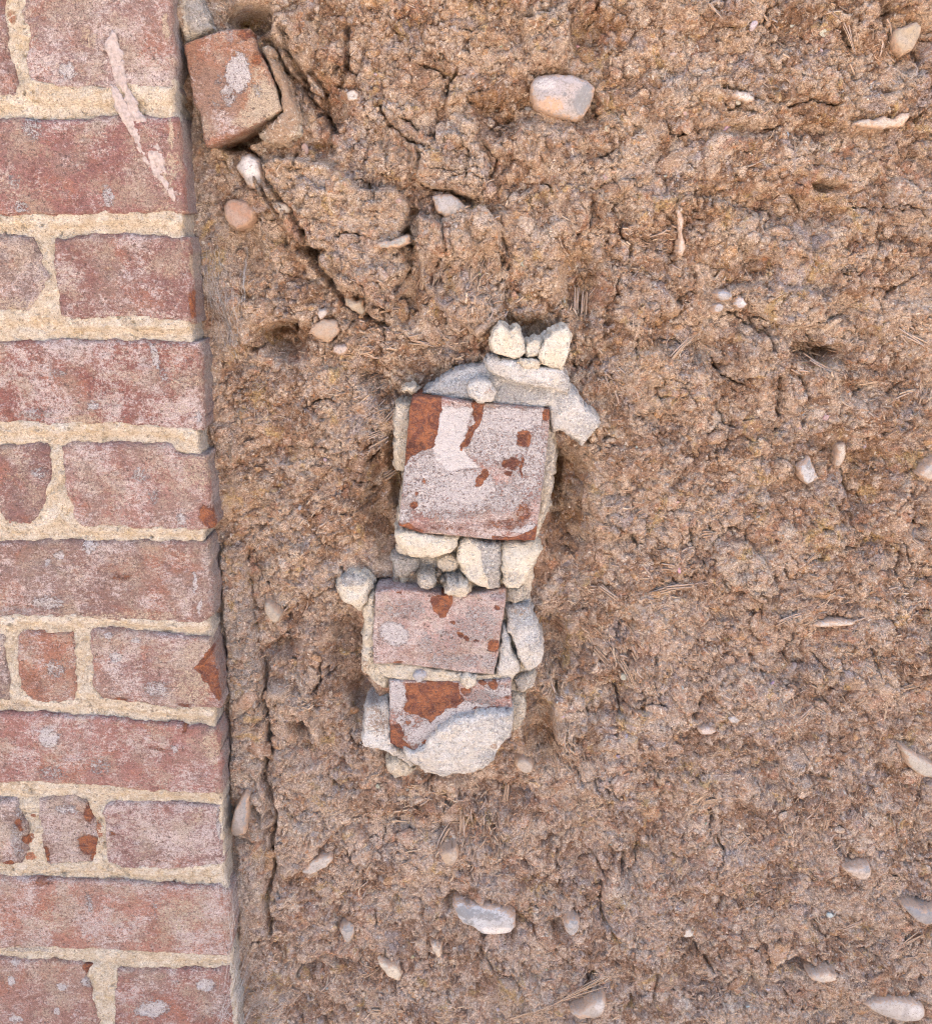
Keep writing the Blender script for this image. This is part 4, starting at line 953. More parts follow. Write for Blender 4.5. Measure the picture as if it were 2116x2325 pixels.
# middle brick end
ebrick('brick', [(852, 1346), (880, 1341), (912, 1339), (960, 1345), (1010, 1352), (1060, 1350), (1100, 1348), (1150, 1343), (1148, 1372), (1140, 1420), (1130, 1490), (1121, 1532), (1060, 1528), (1000, 1519), (930, 1511), (905, 1507), (848, 1508), (846, 1450), (849, 1400)], -0.026,
       (.62, .44, .40), .75, 461, 'middle brick end, pale pink with a rust-red patch at its top', tilt=(0, 0.02),
       extra=lambda x, z, y, din: y + 0.006 * sst(float(U(1100, 1366, -.026)[1]), float(U(1100, 1350, -.026)[1]), z) * sst(0.015, 0.022, x),
       R=[[(978, 1362), (1000, 1350), (1022, 1352), (1028, 1362), (1020, 1385), (1012, 1402), (1000, 1403), (985, 1385), 1.2], (1029, 1412, 6, 5, 0, 1.0), (1045, 1441, 8, 7, 0, 1.1), (1060, 1450, 9, 7, -40, 1.1), (1083, 1456, 6, 4, 0, 1.0), (1120, 1466, 15, 16, 20, .9), (1130, 1380, 7, 5, 0, .9), (905, 1348, 8, 4, 0, .8), (868, 1460, 20, 22, 0, .3), (905, 1503, 12, 4, 0, .9)],
       G=[(895, 1440, 36, 30, -25, .95), (920, 1385, 60, 26, 0, .5), (1080, 1420, 60, 60, 0, .45), (1000, 1460, 60, 40, 0, .42), (1030, 1500, 80, 20, 0, .5), (1110, 1500, 24, 26, 0, .5)], A=[(1110, 1350, 60, 9, 0, .4)])
# joint under it
lump('mortar', [(850, 1509), (905, 1507), (1000, 1520), (1060, 1529), (1122, 1533), (1170, 1530), (1168, 1546), (1080, 1550), (985, 1551), (885, 1543), (862, 1530)], -0.0235, dome=.003, seed=471, G=[(1120, 1545, 40, 8, 0, .4)], label='thin cream mortar joint between middle and bottom brick ends')
lump('pebble', [(937, 1537), (942, 1528), (953, 1525), (964, 1529), (968, 1539), (962, 1549), (950, 1551), (940, 1546)], -0.028, colr=(.36, .38, .42, 1), mat=M_STONE, yb=-.018, dome=.005, domer=.005, seed=472, label='round blue-grey pebble in the joint')
lump('mortar_lump', [(1045, 1540), (1060, 1533), (1080, 1535), (1083, 1550), (1078, 1562), (1062, 1566), (1048, 1556)], -0.030, yb=-.015, dome=.005, domer=.006, seed=473)
# right-hand lumps
lump('mortar_lump', [(1140, 1425), (1150, 1430), (1155, 1445), (1162, 1478), (1175, 1500), (1184, 1520), (1172, 1538), (1155, 1544), (1126, 1536), (1130, 1500), (1136, 1460)], -0.022, dome=.007, seed=481, mat=M_WHITE, G=[(1150, 1480, 20, 50, 0, .45)], label='pale lump against the right side of the middle brick end')
lump('mortar_lump', [(1147, 1388), (1165, 1378), (1201, 1377), (1212, 1400), (1221, 1422), (1229, 1450), (1238, 1485), (1232, 1500), (1220, 1517), (1205, 1530), (1192, 1527), (1180, 1500), (1172, 1470), (1160, 1445), (1150, 1425)], -0.021, dome=.010, domer=.016, seed=482, mat=M_WHITE, facets=4,
     G=[(1190, 1400, 40, 34, 0, .65), (1215, 1450, 20, 40, 0, .5)], B=[(1180, 1388, 30, 12, 0, .5)], rough=((0.002, 70), (0.0015, 170), (0.0007, 430)), label='largest grey lump at the right of the stack')
lump('mortar_lump', [(1166, 1540), (1190, 1530), (1213, 1530), (1216, 1548), (1212, 1562), (1190, 1576), (1174, 1570)], -0.012, dome=.008, seed=483, G=[(1190, 1550, 30, 26, 0, .6)])
lump('mortar_lump', [(1160, 1570), (1178, 1574), (1194, 1590), (1197, 1608), (1194, 1628), (1180, 1650), (1163, 1672), (1156, 1640)], -0.010, dome=.008, seed=484, G=[(1175, 1610, 24, 50, 0, .4)])
lump('mortar_lump', [(829, 1612), (850, 1606), (884, 1602), (892, 1690), (935, 1714), (938, 1752), (912, 1726), (880, 1706), (858, 1699), (823, 1695), (822, 1684)], -0.017, dome=.006, seed=485, mat=M_WHITE, B=[(858, 1640, 30, 34, 0, .55), (845, 1615, 20, 10, 0, .5)], tilt=(0, .15), label='sloping earth-stained mortar beside the bottom brick end')
# bottom brick end
ebrick('brick', [(883, 1545), (985, 1550), (1080, 1549), (1161, 1545), (1163, 1610), (1163, 1640), (1160, 1677), (1124, 1697), (1060, 1716), (960, 1722), (935, 1714), (886, 1690), (884, 1600)], -0.027,
       (.52, .30, .25), .85, 491, 'bottom brick end, white and grey with a large dark red patch',
       R=[[(921, 1554), (980, 1550), (1041, 1551), (1046, 1575), (1052, 1592), (1040, 1606), (1012, 1608), (996, 1625), (980, 1640), (962, 1628), (931, 1620), (918, 1612), (926, 1588), 1.25], [(884, 1646), (905, 1645), (916, 1662), (914, 1678), (928, 1695), (942, 1716), (930, 1716), (884, 1692), 1.2],
          (1060, 1569, 13, 9, 0, 1.1), (1095, 1551, 10, 6, 0, 1.0), (1118, 1556, 14, 10, -30, 1.0), (1118, 1612, 14, 12, 0, .9), (1085, 1608, 12, 5, 0, .6), (968, 1692, 10, 18, 25, 1.0), (928, 1640, 8, 8, 0, .7), (1150, 1582, 9, 7, 0, .6)],
       G=[(900, 1580, 26, 46, 0, .9), (920, 1640, 26, 30, 0, .7), (1060, 1640, 110, 56, 0, 1.0), (1130, 1570, 40, 20, 0, .7), (980, 1670, 70, 40, 0, .8), (1140, 1640, 30, 40, 0, .9), (945, 1598, 5, 5, 0, 0)], A=[(1095, 1582, 46, 22, 0, .75), (1110, 1610, 30, 20, 0, .5), (905, 1650, 20, 20, 0, .3)])
lump('mortar_lump', [(912, 1704), (940, 1712), (960, 1700), (990, 1660), (1040, 1628), (1100, 1618), (1164, 1618), (1163, 1650), (1160, 1676), (1140, 1690), (1126, 1708), (1124, 1730), (1100, 1752), (1063, 1766), (1004, 1770), (961, 1764), (952, 1749), (924, 1733)], -0.0325, dome=.008, domer=.012, seed=495, mat=M_WHITE, tilt=(0, -.12), cell=.0009,
     rough=((0.0022, 45), (0.0014, 130), (0.0008, 430)), G=[(1140, 1640, 30, 60, 0, .5), (1060, 1640, 60, 20, 0, .35), (1110, 1720, 30, 30, 0, .6), (1000, 1690, 16, 10, 0, .5), (1010, 1755, 50, 8, 0, .5)], B=[(1120, 1690, 12, 8, 0, .6)],
     label='large white mortar mass hanging under the bottom brick end')
lump('mortar_lump', [(876, 1733), (888, 1724), (908, 1722), (925, 1735), (942, 1752), (925, 1762), (898, 1771), (882, 1756)], -0.014, yb=0.0, dome=.008, seed=496, B=[(910, 1745, 14, 10, 0, .4)], rough=((0.003, 90), (0.002, 170), (0.0008, 430)), label='small rough lump at the bottom left of the stack')

# loose pieces lying on the ledge of the middle brick: things of their own
for nm, pts, yf, cl, sd, lb in (
        ('mortar_piece', [(951, 1320), (956, 1311), (970, 1307), (983, 1311), (986, 1326), (981, 1337), (966, 1341), (952, 1336)], -0.031, None, 501, 'small squarish grey mortar piece lying on the middle brick end, left one of two'),
        ('mortar_piece', [(1012, 1318), (1022, 1320), (1035, 1326), (1048, 1320), (1062, 1328), (1066, 1345), (1060, 1357), (1040, 1359), (1022, 1352), (1008, 1346), (1018, 1334)], -0.031, None, 502, 'rough pale mortar piece lying on the middle brick end, just above its rust patch')):
    tag(lump(nm, pts, yf, parent=None, yb=-.012, dome=.006, domer=.006, seed=sd, facets=4, G=[(pts[0][0] + 15, pts[0][1], 30, 30, 0, .5)]), lb, 'mortar piece', 'loose mortar pieces on the brick ledge')

# ------------------------------------------------------------------ half brick at the top left
hb = slab('broken_brick', [(415, 98), (456, 83), (491, 71), (525, 64), (569, 63), (578, 100), (592, 125), (612, 160), (625, 200), (640, 248), (612, 266), (577, 283), (525, 309), (467, 334), (458, 300), (454, 258), (439, 236), (431, 179), (423, 135)], -0.017, 0.03, M_BRICK, None,
          cell=.0009, rnd=.0016, warp=.0009, ws=150, rough=((0.0006, 25), (0.0004, 120), (0.0003, 450)), seed=511, color=(.47, .26, .155, .2), sidenoise=.0008,
          tilt=(0.02, 0.0),
          paint=painter(-.017, R=[(555, 75, 18, 12, 0, .75), (500, 232, 40, 18, 30, .35), (585, 130, 14, 18, -30, .6), (470, 300, 30, 10, 0, .3)], G=[(540, 165, 30, 44, -8, 1.0), (520, 215, 22, 26, 0, .65), (490, 235, 12, 8, 0, .6), (495, 180, 10, 16, 0, .55), (585, 205, 14, 14, 0, .5)],
                        B=[(600, 230, 46, 46, 20, .95), (560, 270, 40, 24, 25, .7), (590, 180, 22, 40, 0, .6), (455, 160, 24, 50, 0, .25)], A=[(522, 82, 10, 16, 0, .7), (550, 92, 24, 5, 0, .5)]))
tag(hb, 'tilted orange-brown half brick with white lime spot, wedged beside the brick wall', 'broken brick')
tag(lump('clay_lump', [(592, 105), (606, 98), (628, 150), (650, 190), (672, 240), (680, 300), (650, 330), (600, 320), (585, 300), (620, 275), (644, 255), (636, 205), (618, 160)], -0.014, parent=None, mat=M_LIME, yb=.01, dome=.008, domer=.014, seed=512, cell=.001, rough=((0.003, 50), (0.002, 130), (0.0008, 430)), B=[(630, 220, 60, 140, 0, .75)], G=[(600, 300, 30, 20, 0, .4)]),
    'crusty buff plaster clinging to the right edge of the tilted half brick', 'plaster')
tag(lump('plaster_lump', [(382, -20), (450, -20), (470, 30), (480, 60), (455, 80), (420, 94), (404, 60), (392, 30)], -0.012, parent=None, yb=.01, dome=.008, domer=.012, seed=513, cell=.001, B=[(405, 40, 20, 60, 0, .6)], G=[(450, 30, 30, 50, 0, .9)], A=[(455, 30, 30, 50, 0, .5)], rough=((0.003, 60), (0.0018, 150), (0.0006, 430))),
    'blue-grey and buff plaster lump squeezed in above the half brick', 'plaster')

# ------------------------------------------------------------------ stones in the earth, each a thing of its own
ST = [  # name, outline px, proud mm, colour, dome mm, facets, label, paint
    ('flint', [(1205, 190), (1212, 176), (1225, 170), (1254, 165), (1303, 170), (1336, 180), (1352, 196), (1350, 215), (1343, 235), (1330, 258), (1313, 271), (1280, 266), (1241, 256), (1218, 243), (1208, 212)], 12, (.52, .47, .47), 7, 5, 'big flint with lilac top and grey-green right side, upper middle',
     dict(G=[(1325, 225, 26, 40, -20, .9), (1300, 240, 22, 20, 0, .5), (1280, 217, 5, 5, 0, .9)], B=[(1250, 238, 34, 18, -5, .7)], R=[(1240, 190, 30, 16, 0, .6)])),
    ('pebble', [(983, 443), (1000, 441), (1025, 441), (1045, 455), (1068, 477), (1055, 488), (1035, 495), (1010, 492), (992, 478), (984, 458)], 9, (.55, .53, .52), 5, 3, 'oval speckled grey pebble under a grey clod, near the top', dict(G=[(1050, 470, 16, 18, 0, .7), (1010, 445, 20, 6, 0, .4)], B=[(1010, 490, 24, 6, 0, .5)])),
    ('slate_chip', [(854, 556), (862, 549), (885, 547), (905, 538), (926, 537), (926, 552), (905, 560), (880, 563), (860, 563)], 9, (.44, .43, .38), 3, 0, 'thin flat slate-like chip lying level, below the ochre spot', dict(G=[(890, 550, 30, 5, 10, .5)])),
    ('flint', [(1028, 2066), (1034, 2056), (1046, 2052), (1062, 2058), (1085, 2055), (1112, 2058), (1141, 2068), (1158, 2078), (1170, 2090), (1171, 2112), (1158, 2124), (1144, 2129), (1108, 2128), (1085, 2112), (1072, 2102), (1052, 2098), (1037, 2084)], 12, (.60, .62, .66), 6, 4, 'large blue-white flint near the bottom middle',
     dict(G=[(1055, 2070, 26, 14, 0, .95), (1105, 2075, 40, 14, -15, .8), (1065, 2090, 14, 12, 0, .7)], R=[(1130, 2112, 40, 14, -10, .9)])),
    ('pebble', [(1281, 2104), (1288, 2092), (1301, 2086), (1314, 2090), (1318, 2102), (1314, 2118), (1297, 2128), (1285, 2118)], 9, (.47, .46, .46), 5, 4, 'little angular grey pebble in a dark socket, right of the large blue-white flint', dict(G=[(1305, 2092, 14, 7, 0, .8)])),
    ('pebble', [(1811, 1064), (1822, 1050), (1838, 1036), (1846, 1055), (1857, 1082), (1850, 1094), (1834, 1102), (1820, 1086)], 9, (.57, .58, .60), 4, 4, 'pale angular stone with a dark grey top, right of centre', dict(G=[(1838, 1054, 14, 16, 0, .85)])),
    ('limestone_chip', [(1897, 1058), (1899, 1034), (1905, 1011), (1920, 1006), (1922, 1030), (1914, 1050), (1908, 1059)], 7, (.72, .62, .50), 3, 3, 'slim upright buff chip just right of the pale angular stone', {}),
    ('pebble', [(1624, 668), (1634, 660), (1652, 660), (1665, 668), (1660, 680), (1642, 684), (1628, 678)], 8, (.50, .51, .55), 4, 3, 'blue-grey pebble, upper one of a cluster of three', dict(G=[(1655, 670, 10, 7, 0, .7)])),
    ('pebble', [(1620, 708), (1622, 692), (1636, 687), (1645, 694), (1640, 705), (1628, 712)], 7, (.58, .57, .60), 3, 3, 'small pale pebble, lowest of the cluster of three', {}),
    ('pebble', [(1664, 690), (1676, 672), (1688, 674), (1697, 690), (1690, 700), (1676, 701)], 8, (.57, .53, .53), 4, 3, 'white and grey pebble, right one of the cluster of three', dict(R=[(1688, 688, 9, 9, 0, .7)])),
    ('flint', [(1963, 2287), (1990, 2280), (2037, 2276), (2080, 2282), (2101, 2294), (2104, 2310), (2090, 2324), (2050, 2326), (2005, 2312), (1980, 2300)], 11, (.66, .60, .55), 6, 0, 'long pale speckled stone at the bottom right corner', dict(R=[(2080, 2300, 24, 18, 0, .6)])),
    ('pebble', [(1170, 1738), (1176, 1726), (1190, 1724), (1206, 1730), (1212, 1742), (1206, 1755), (1192, 1759), (1178, 1752)], 9, (.56, .46, .36), 5, 2, 'rounded buff pebble below and right of the masonry stack', {}),
    ('flint', [(1914, 1976), (1935, 1972), (1955, 1966), (1976, 1966), (1981, 1984), (1972, 1998), (1956, 2003), (1936, 1992)], 9, (.68, .55, .46), 4, 3, 'pinkish pointed flint with a grey top, lower right', dict(G=[(1968, 1974, 14, 9, 0, .85)])),
    ('slate_chip', [(2050, 2064), (2072, 2060), (2095, 2068), (2130, 2066), (2130, 2098), (2100, 2102), (2078, 2090)], 12, (.30, .29, .30), 4, 3, 'dark grey slaty stone cut by the lower right edge', dict(G=[(2090, 2070, 40, 9, 0, .7)])),
    ('pebble', [(779, 677), (790, 672), (808, 682), (822, 680), (829, 700), (827, 716), (818, 718), (798, 703), (784, 692)], 10, (.55, .46, .34), 5, 3, 'buff wedge-shaped pebble under the overhanging clod', dict(G=[(795, 680, 12, 8, 0, .5)])),
    ('pebble', [(700, 757), (712, 738), (730, 724), (750, 725), (764, 728), (772, 750), (760, 766), (743, 780), (722, 768)], 9, (.47, .36, .26), 3, 5, 'large brown stone right of the deep round hole', dict(B=[(735, 750, 40, 30, 0, .4)])),
    ('mortar_flake', [(754, 786), (768, 782), (792, 782), (788, 798), (778, 808), (766, 806), (757, 799)], 7, (.60, .49, .43), 3, 3, 'pale pink star-shaped flake below the large brown stone', {}),
    ('limestone_chip', [(622, 462), (632, 457), (646, 460), (662, 472), (655, 482), (642, 487), (630, 481)], 8, (.75, .68, .58), 4, 3, 'bright cream chip near the red clay lump', {}),
    ('clay_lump', [(506, 470), (512, 456), (531, 450), (560, 457), (578, 480), (572, 500), (560, 511), (538, 521), (516, 508), (508, 490)], 11, (.44, .235, .15), 6, 0, 'round orange-red clay lump beside the brick wall', dict(B=[(540, 490, 20, 14, 0, .3)])),
    ('flint', [(533, 380), (548, 352), (565, 346), (585, 362), (594, 388), (600, 414), (585, 430), (562, 424), (550, 402)], 12, (.60, .56, .53), 6, 4, 'white and blue stone under the tilted half brick', dict(R=[(570, 380, 20, 28, 30, .8)], B=[(580, 422, 24, 9, 0, .6)], G=[(560, 352, 12, 8, 0, .5)])),
    ('pebble', [(786, 208), (794, 202), (806, 202), (813, 212), (811, 224), (801, 231), (790, 226)], 8, (.66, .62, .58), 4, 0, 'round whitish pebble right of the half brick', {}),
    ('pebble', [(597, 1374), (606, 1368), (620, 1378), (638, 1397), (636, 1410), (624, 1419), (610, 1410), (600, 1392)], 9, (.47, .40, .31), 5, 2, 'banded tan pebble in the earth strip left of the stack', dict(G=[(620, 1395, 10, 8, 0, .5)])),
    ('pebble', [(770, 2114), (778, 2104), (792, 2098), (806, 2108), (806, 2121), (798, 2138), (790, 2148), (778, 2134)], 10, (.46, .42, .39), 5, 3, 'dark-topped pointed pebble near the bottom, left of the blue-white flint', dict(G=[(795, 2108, 14, 10, 0, .8)])),
    ('limestone_chip', [(851, 2180), (868, 2184), (890, 2192), (905, 2200), (914, 2218), (907, 2232), (894, 2226), (878, 2214), (862, 2196)], 9, (.74, .64, .50), 4, 3, 'long cream chip slanting down, near the bottom edge', {}),
    ('slate_chip', [(534, 1838), (544, 1820), (555, 1807), (562, 1815), (561, 1860), (558, 1892), (545, 1900), (533, 1904), (522, 1897), (526, 1866)], 14, (.34, .29, .27), 4, 3, 'dark upright splinter of slate beside the lower brick wall', dict(G=[(558, 1850, 6, 50, 0, .8)])),
    ('limestone_chip', [(976, 2143), (988, 2144), (1001, 2152), (1003, 2172), (995, 2178), (984, 2164)], 7, (.74, .62, .48), 3, 3, 'small buff chip below the large blue-white flint', {}),
    ('pebble', [(1000, 1942), (1012, 1934), (1034, 1931), (1041, 1948), (1036, 1962), (1025, 1970), (1006, 1958)], 8, (.56, .41, .28), 4, 3, 'orange-buff pebble among dark straw under the stack', {}),
    ('flint', [(1294, 2304), (1320, 2296), (1345, 2278), (1370, 2272), (1378, 2284), (1370, 2306), (1345, 2314), (1310, 2314)], 10, (.55, .47, .40), 5, 2, 'stone with a grey-white nose at the bottom edge, middle', dict(R=[(1362, 2288, 16, 14, 0, .6)], B=[(1320, 2306, 26, 8, 0, .6)])),
    ('clay_lump', [(2029, 78), (2036, 66), (2060, 56), (2086, 46), (2095, 60), (2090, 84), (2074, 112), (2050, 124), (2034, 110)], 9, (.52, .40, .25), 5, 3, 'yellow-ochre cracked lump in the top right corner', {}),
    ('mortar_flake', [(1664, 214), (1675, 203), (1690, 207), (1702, 209), (1713, 218), (1714, 230), (1696, 229), (1680, 225)], 7, (.78, .74, .68), 3, 0, 'bright white crumb of lime, upper right', {}),
    ('mortar_flake', [(1940, 281), (1958, 272), (1974, 268), (1984, 273), (2010, 262), (2030, 270), (2046, 256), (2068, 255), (2066, 266), (2052, 284), (2015, 290), (1975, 288)], 6, (.68, .58, .47), 2, 0, 'long cream flake of plaster, right side near the top', {}),
    ('mortar_flake', [(1537, 473), (1546, 472), (1552, 500), (1550, 530), (1558, 560), (1550, 582), (1540, 576), (1543, 540), (1540, 505)], 6, (.66, .58, .50), 2, 0, 'narrow upright whitish flake, upper right half', {}),
    ('mortar_flake', [(1845, 1420), (1868, 1414), (1890, 1410), (1920, 1411), (1948, 1414), (1935, 1422), (1900, 1424), (1860, 1426)], 5, (.74, .68, .60), 2, 0, 'thin level white flake, right side', {}),
    ('mortar_flake', [(684, 1984), (706, 1960), (728, 1948), (750, 1945), (756, 1955), (742, 1972), (722, 1982), (702, 1990)], 8, (.64, .58, .52), 3, 0, 'pale slanting flake in the lower left earth', {}),
    ('pebble', [(470, 60), (482, 57), (486, 62), (478, 68), (468, 68)], 14, (.76, .78, .80), 2, 2, 'tiny bright blue-white chip on top of the half brick', {}),
    ('pebble', [(720, 712), (724, 703), (738, 702), (744, 708), (738, 720), (726, 726)], 7, (.62, .55, .50), 3, 2, 'small white half-moon pebble above the large brown stone', {}),
    ('pebble', [(1407, 1537), (1412, 1530), (1422, 1531), (1426, 1540), (1420, 1548), (1410, 1546)], 6, (.50, .53, .46), 3, 0, 'small greenish pebble right of the stack', {}),
    ('limestone_chip', [(2086, 1080), (2098, 1064), (2116, 1046), (2130, 1040), (2130, 1090), (2108, 1092)], 8, (.66, .58, .52), 3, 3, 'pinkish chip cut by the right edge of the photo', {}),
    ('limestone_chip', [(1550, 2120), (1560, 2108), (1568, 2112), (1576, 2126), (1562, 2130), (1552, 2128)], 6, (.76, .70, .62), 2, 3, 'small white three-cornered chip, lower middle right', {}),
    ('pebble', [(1836, 2090 + 130), (1880, 2212), (1902, 2218), (1900, 2230), (1870, 2236), (1846, 2230)], 5, (.72, .62, .52), 3, 0, 'cream oval pebble right of the dark hollow near the bottom', {}),
    ('pebble', [(2050, 1700), (2080, 1716), (2126, 1742), (2126, 1772), (2090, 1764), (2066, 1744)], 9, (.55, .50, .42), 5, 0, 'yellowish grey stone half hidden at the right edge', {}),
    ('pebble', [(1655, 1635), (1665, 1627), (1678, 1628), (1682, 1638), (1672, 1645), (1660, 1643)], 6, (.62, .61, .62), 3, 0, 'small pale grey pebble below the smooth clod, right', {}),
    ('pebble', [(1585, 1660), (1600, 1654), (1620, 1655), (1629, 1662), (1618, 1670), (1595, 1672)], 5, (.66, .56, .51), 3, 0, 'flat pink pebble left of the small pale grey one', {}),
]
for i, (nm, pts, pr, cl, dm, fc, lb, pd) in enumerate(ST):
    a = np.array(wpoly(pts)); cx, cz = a.mean(0)
    hx = hat(a[:, 0], a[:, 1]); hb_ = float(np.median(np.concatenate([hx, [hat(cx, cz)]])))
    sz = float(max(np.ptp(a[:, 0]), np.ptp(a[:, 1])))
    yf = -(hb_ + pr * .001 * (1.15 if sz > .014 else .7))
    sz = float(max(np.ptp(a[:, 0]), np.ptp(a[:, 1])))
    o = slab(nm, pts, yf, -hb_ + 0.010, M_STONE, None, cell=0.0009 if sz > .012 else .0006, rnd=min(.0007, sz * .05), dome=dm * .001 * .5, domer=sz * .16, warp=.0011, ws=240, facets=fc + 5 if fc else 0,
             rough=((0.0007, 90), (0.0004, 260)), paint=painter(yf, **pd), seed=600 + i * 5, color=(*[v * .74 for v in cl], 1), sidenoise=.0005, flare=-0.001, rings=4, rimdirt=.7, rimw=min(.004, sz * .18))
    cat = {'flint': 'stone', 'pebble': 'pebble', 'slate_chip': 'slate chip', 'limestone_chip': 'stone chip', 'mortar_flake': 'plaster flake', 'clay_lump': 'clay lump'}[nm]
    tag(o, lb, cat, 'stones and chips stuck in the earth wall')
hb = None

# ------------------------------------------------------------------ small pebbles: parts of the cob wall, sharing a few meshes
PEB = []
for v in range(10):
    bm = bmesh.new(); bmesh.ops.create_icosphere(bm, subdivisions=2, radius=1.0)
    r = random.Random(v); pl = [(Vector((r.gauss(0, 1), r.gauss(0, 1), r.gauss(0, 1))).normalized(), r.uniform(.55, .9)) for _ in range(9)]
    for vt in bm.verts:
        for n_, d_ in pl:
            k = vt.co.dot(n_)
            if k > d_: vt.co -= n_ * (k - d_)
        vt.co *= 1 + r.uniform(-.03, .03)
        vt.co.x *= 1.25; vt.co.z *= .85; vt.co.y *= .7
    me = bpy.data.meshes.new('pebble'); bm.to_mesh(me); bm.free()
    me.polygons.foreach_set('use_smooth', [v % 2 == 0] * len(me.polygons))
    me.materials.append(M_STONE); PEB.append(me)
PC = [(.72, .64, .54), (.60, .56, .52), (.50, .47, .44), (.62, .46, .33), (.44, .43, .43), (.70, .58, .48), (.76, .73, .68), (.56, .34, .22)]
cw = Vector(cob_wall.location)
avoid = [wpoly(s[1]) for s in ST]
big = wpoly([(880, 820), (1380, 820), (1300, 1250), (1250, 1560), (1180, 1790), (870, 1790), (750, 1350)])
k = 0
rp = random.Random(77)
while k < 130:
    px, py = rp.uniform(480, 2110), rp.uniform(5, 2320)
    x, z = (float(v) for v in U(px, py))
    xa = np.array([x]); za = np.array([z])
    if x < -0.185 or sdf(big, xa, za)[0] < 0 or any(sdf(p, xa, za)[0] < .003 for p in avoid): continue
    s = min(.0042, .0011 * math.exp(abs(rp.gauss(0, .55))))
    o = bpy.data.objects.new('pebble', PEB[k % 10])
    o.location = Vector((x, -float(hat(x, z)) + s * .12, z)) - cw
    o.scale = (s, s, s); o.rotation_euler = (rp.uniform(-.4, .4), rp.uniform(0, 6.28), rp.uniform(-.4, .4))
    c = rp.choice(PC); o.color = (*[v * rp.uniform(.5, .85) for v in c], 1)
    link(o, cob_wall)
    k += 1


# ------------------------------------------------------------------ scatter helper
def rotmats(n, r):
    q = r.normal(size=(n, 4)); q /= np.linalg.norm(q, axis=1)[:, None]
    w, x, y, z = q.T
    return np.stack([np.stack([1 - 2 * (y * y + z * z), 2 * (x * y - z * w), 2 * (x * z + y * w)], -1), np.stack([2 * (x * y + z * w), 1 - 2 * (x * x + z * z), 2 * (y * z - x * w)], -1), np.stack([2 * (x * z - y * w), 2 * (y * z + x * w), 1 - 2 * (x * x + y * y)], -1)], 1)


def crumbs(n, r, smin, smax, name):
    bm = bmesh.new(); bmesh.ops.create_icosphere(bm, subdivisions=1, radius=1.0)
    B = np.array([v.co[:] for v in bm.verts]); F = np.array([[v.index for v in f.verts] for f in bm.faces]); bm.free()
    x = r.uniform(-0.192, .44, n * 3); z = r.uniform(.6, 1.46, n * 3)
    m = r.uniform(0, 1, n * 3) < sst(-.25, .3, fbm(x, z, 18, 3, 401)) ** 1.5
    m &= sdf(big, x, z) > -0.004
    x = x[m][:n]; z = z[m][:n]; n = len(x)
    s = smin * np.exp(np.abs(r.normal(0, .5, n))); s = np.minimum(s, smax)
    V = B[None] * (1 + r.uniform(-.28, .28, (n, len(B), 1)))
    V = V * (s[:, None, None] * r.uniform(.6, 1.3, (n, 1, 3)))
    V = np.einsum('nij,nkj->nki', rotmats(n, r), V)
    V += np.stack([x, -hat(x, z) - s * .05, z], -1)[:, None]
    Fa = F[None] + (np.arange(n) * len(B))[:, None, None]
    pc = np.zeros((n, len(B), 4)); pc[:, :, 1] = (r.uniform(0, 1, n) < .15)[:, None] * .7; pc[:, :, 0] = (r.uniform(0, 1, n) < .12)[:, None] * .8; pc[:, :, 2] = (r.uniform(0, 1, n) < .15)[:, None] * .7
    o = mesh_obj(name, V.reshape(-1, 3), None, M_COB, cob_wall, pc.reshape(-1, 4), tris=Fa.reshape(-1, 3), smooth=False)
    o['kind'] = 'stuff'


crumbs(7000, np.random.default_rng(31), .0006, .0024, 'earth_crumbs')


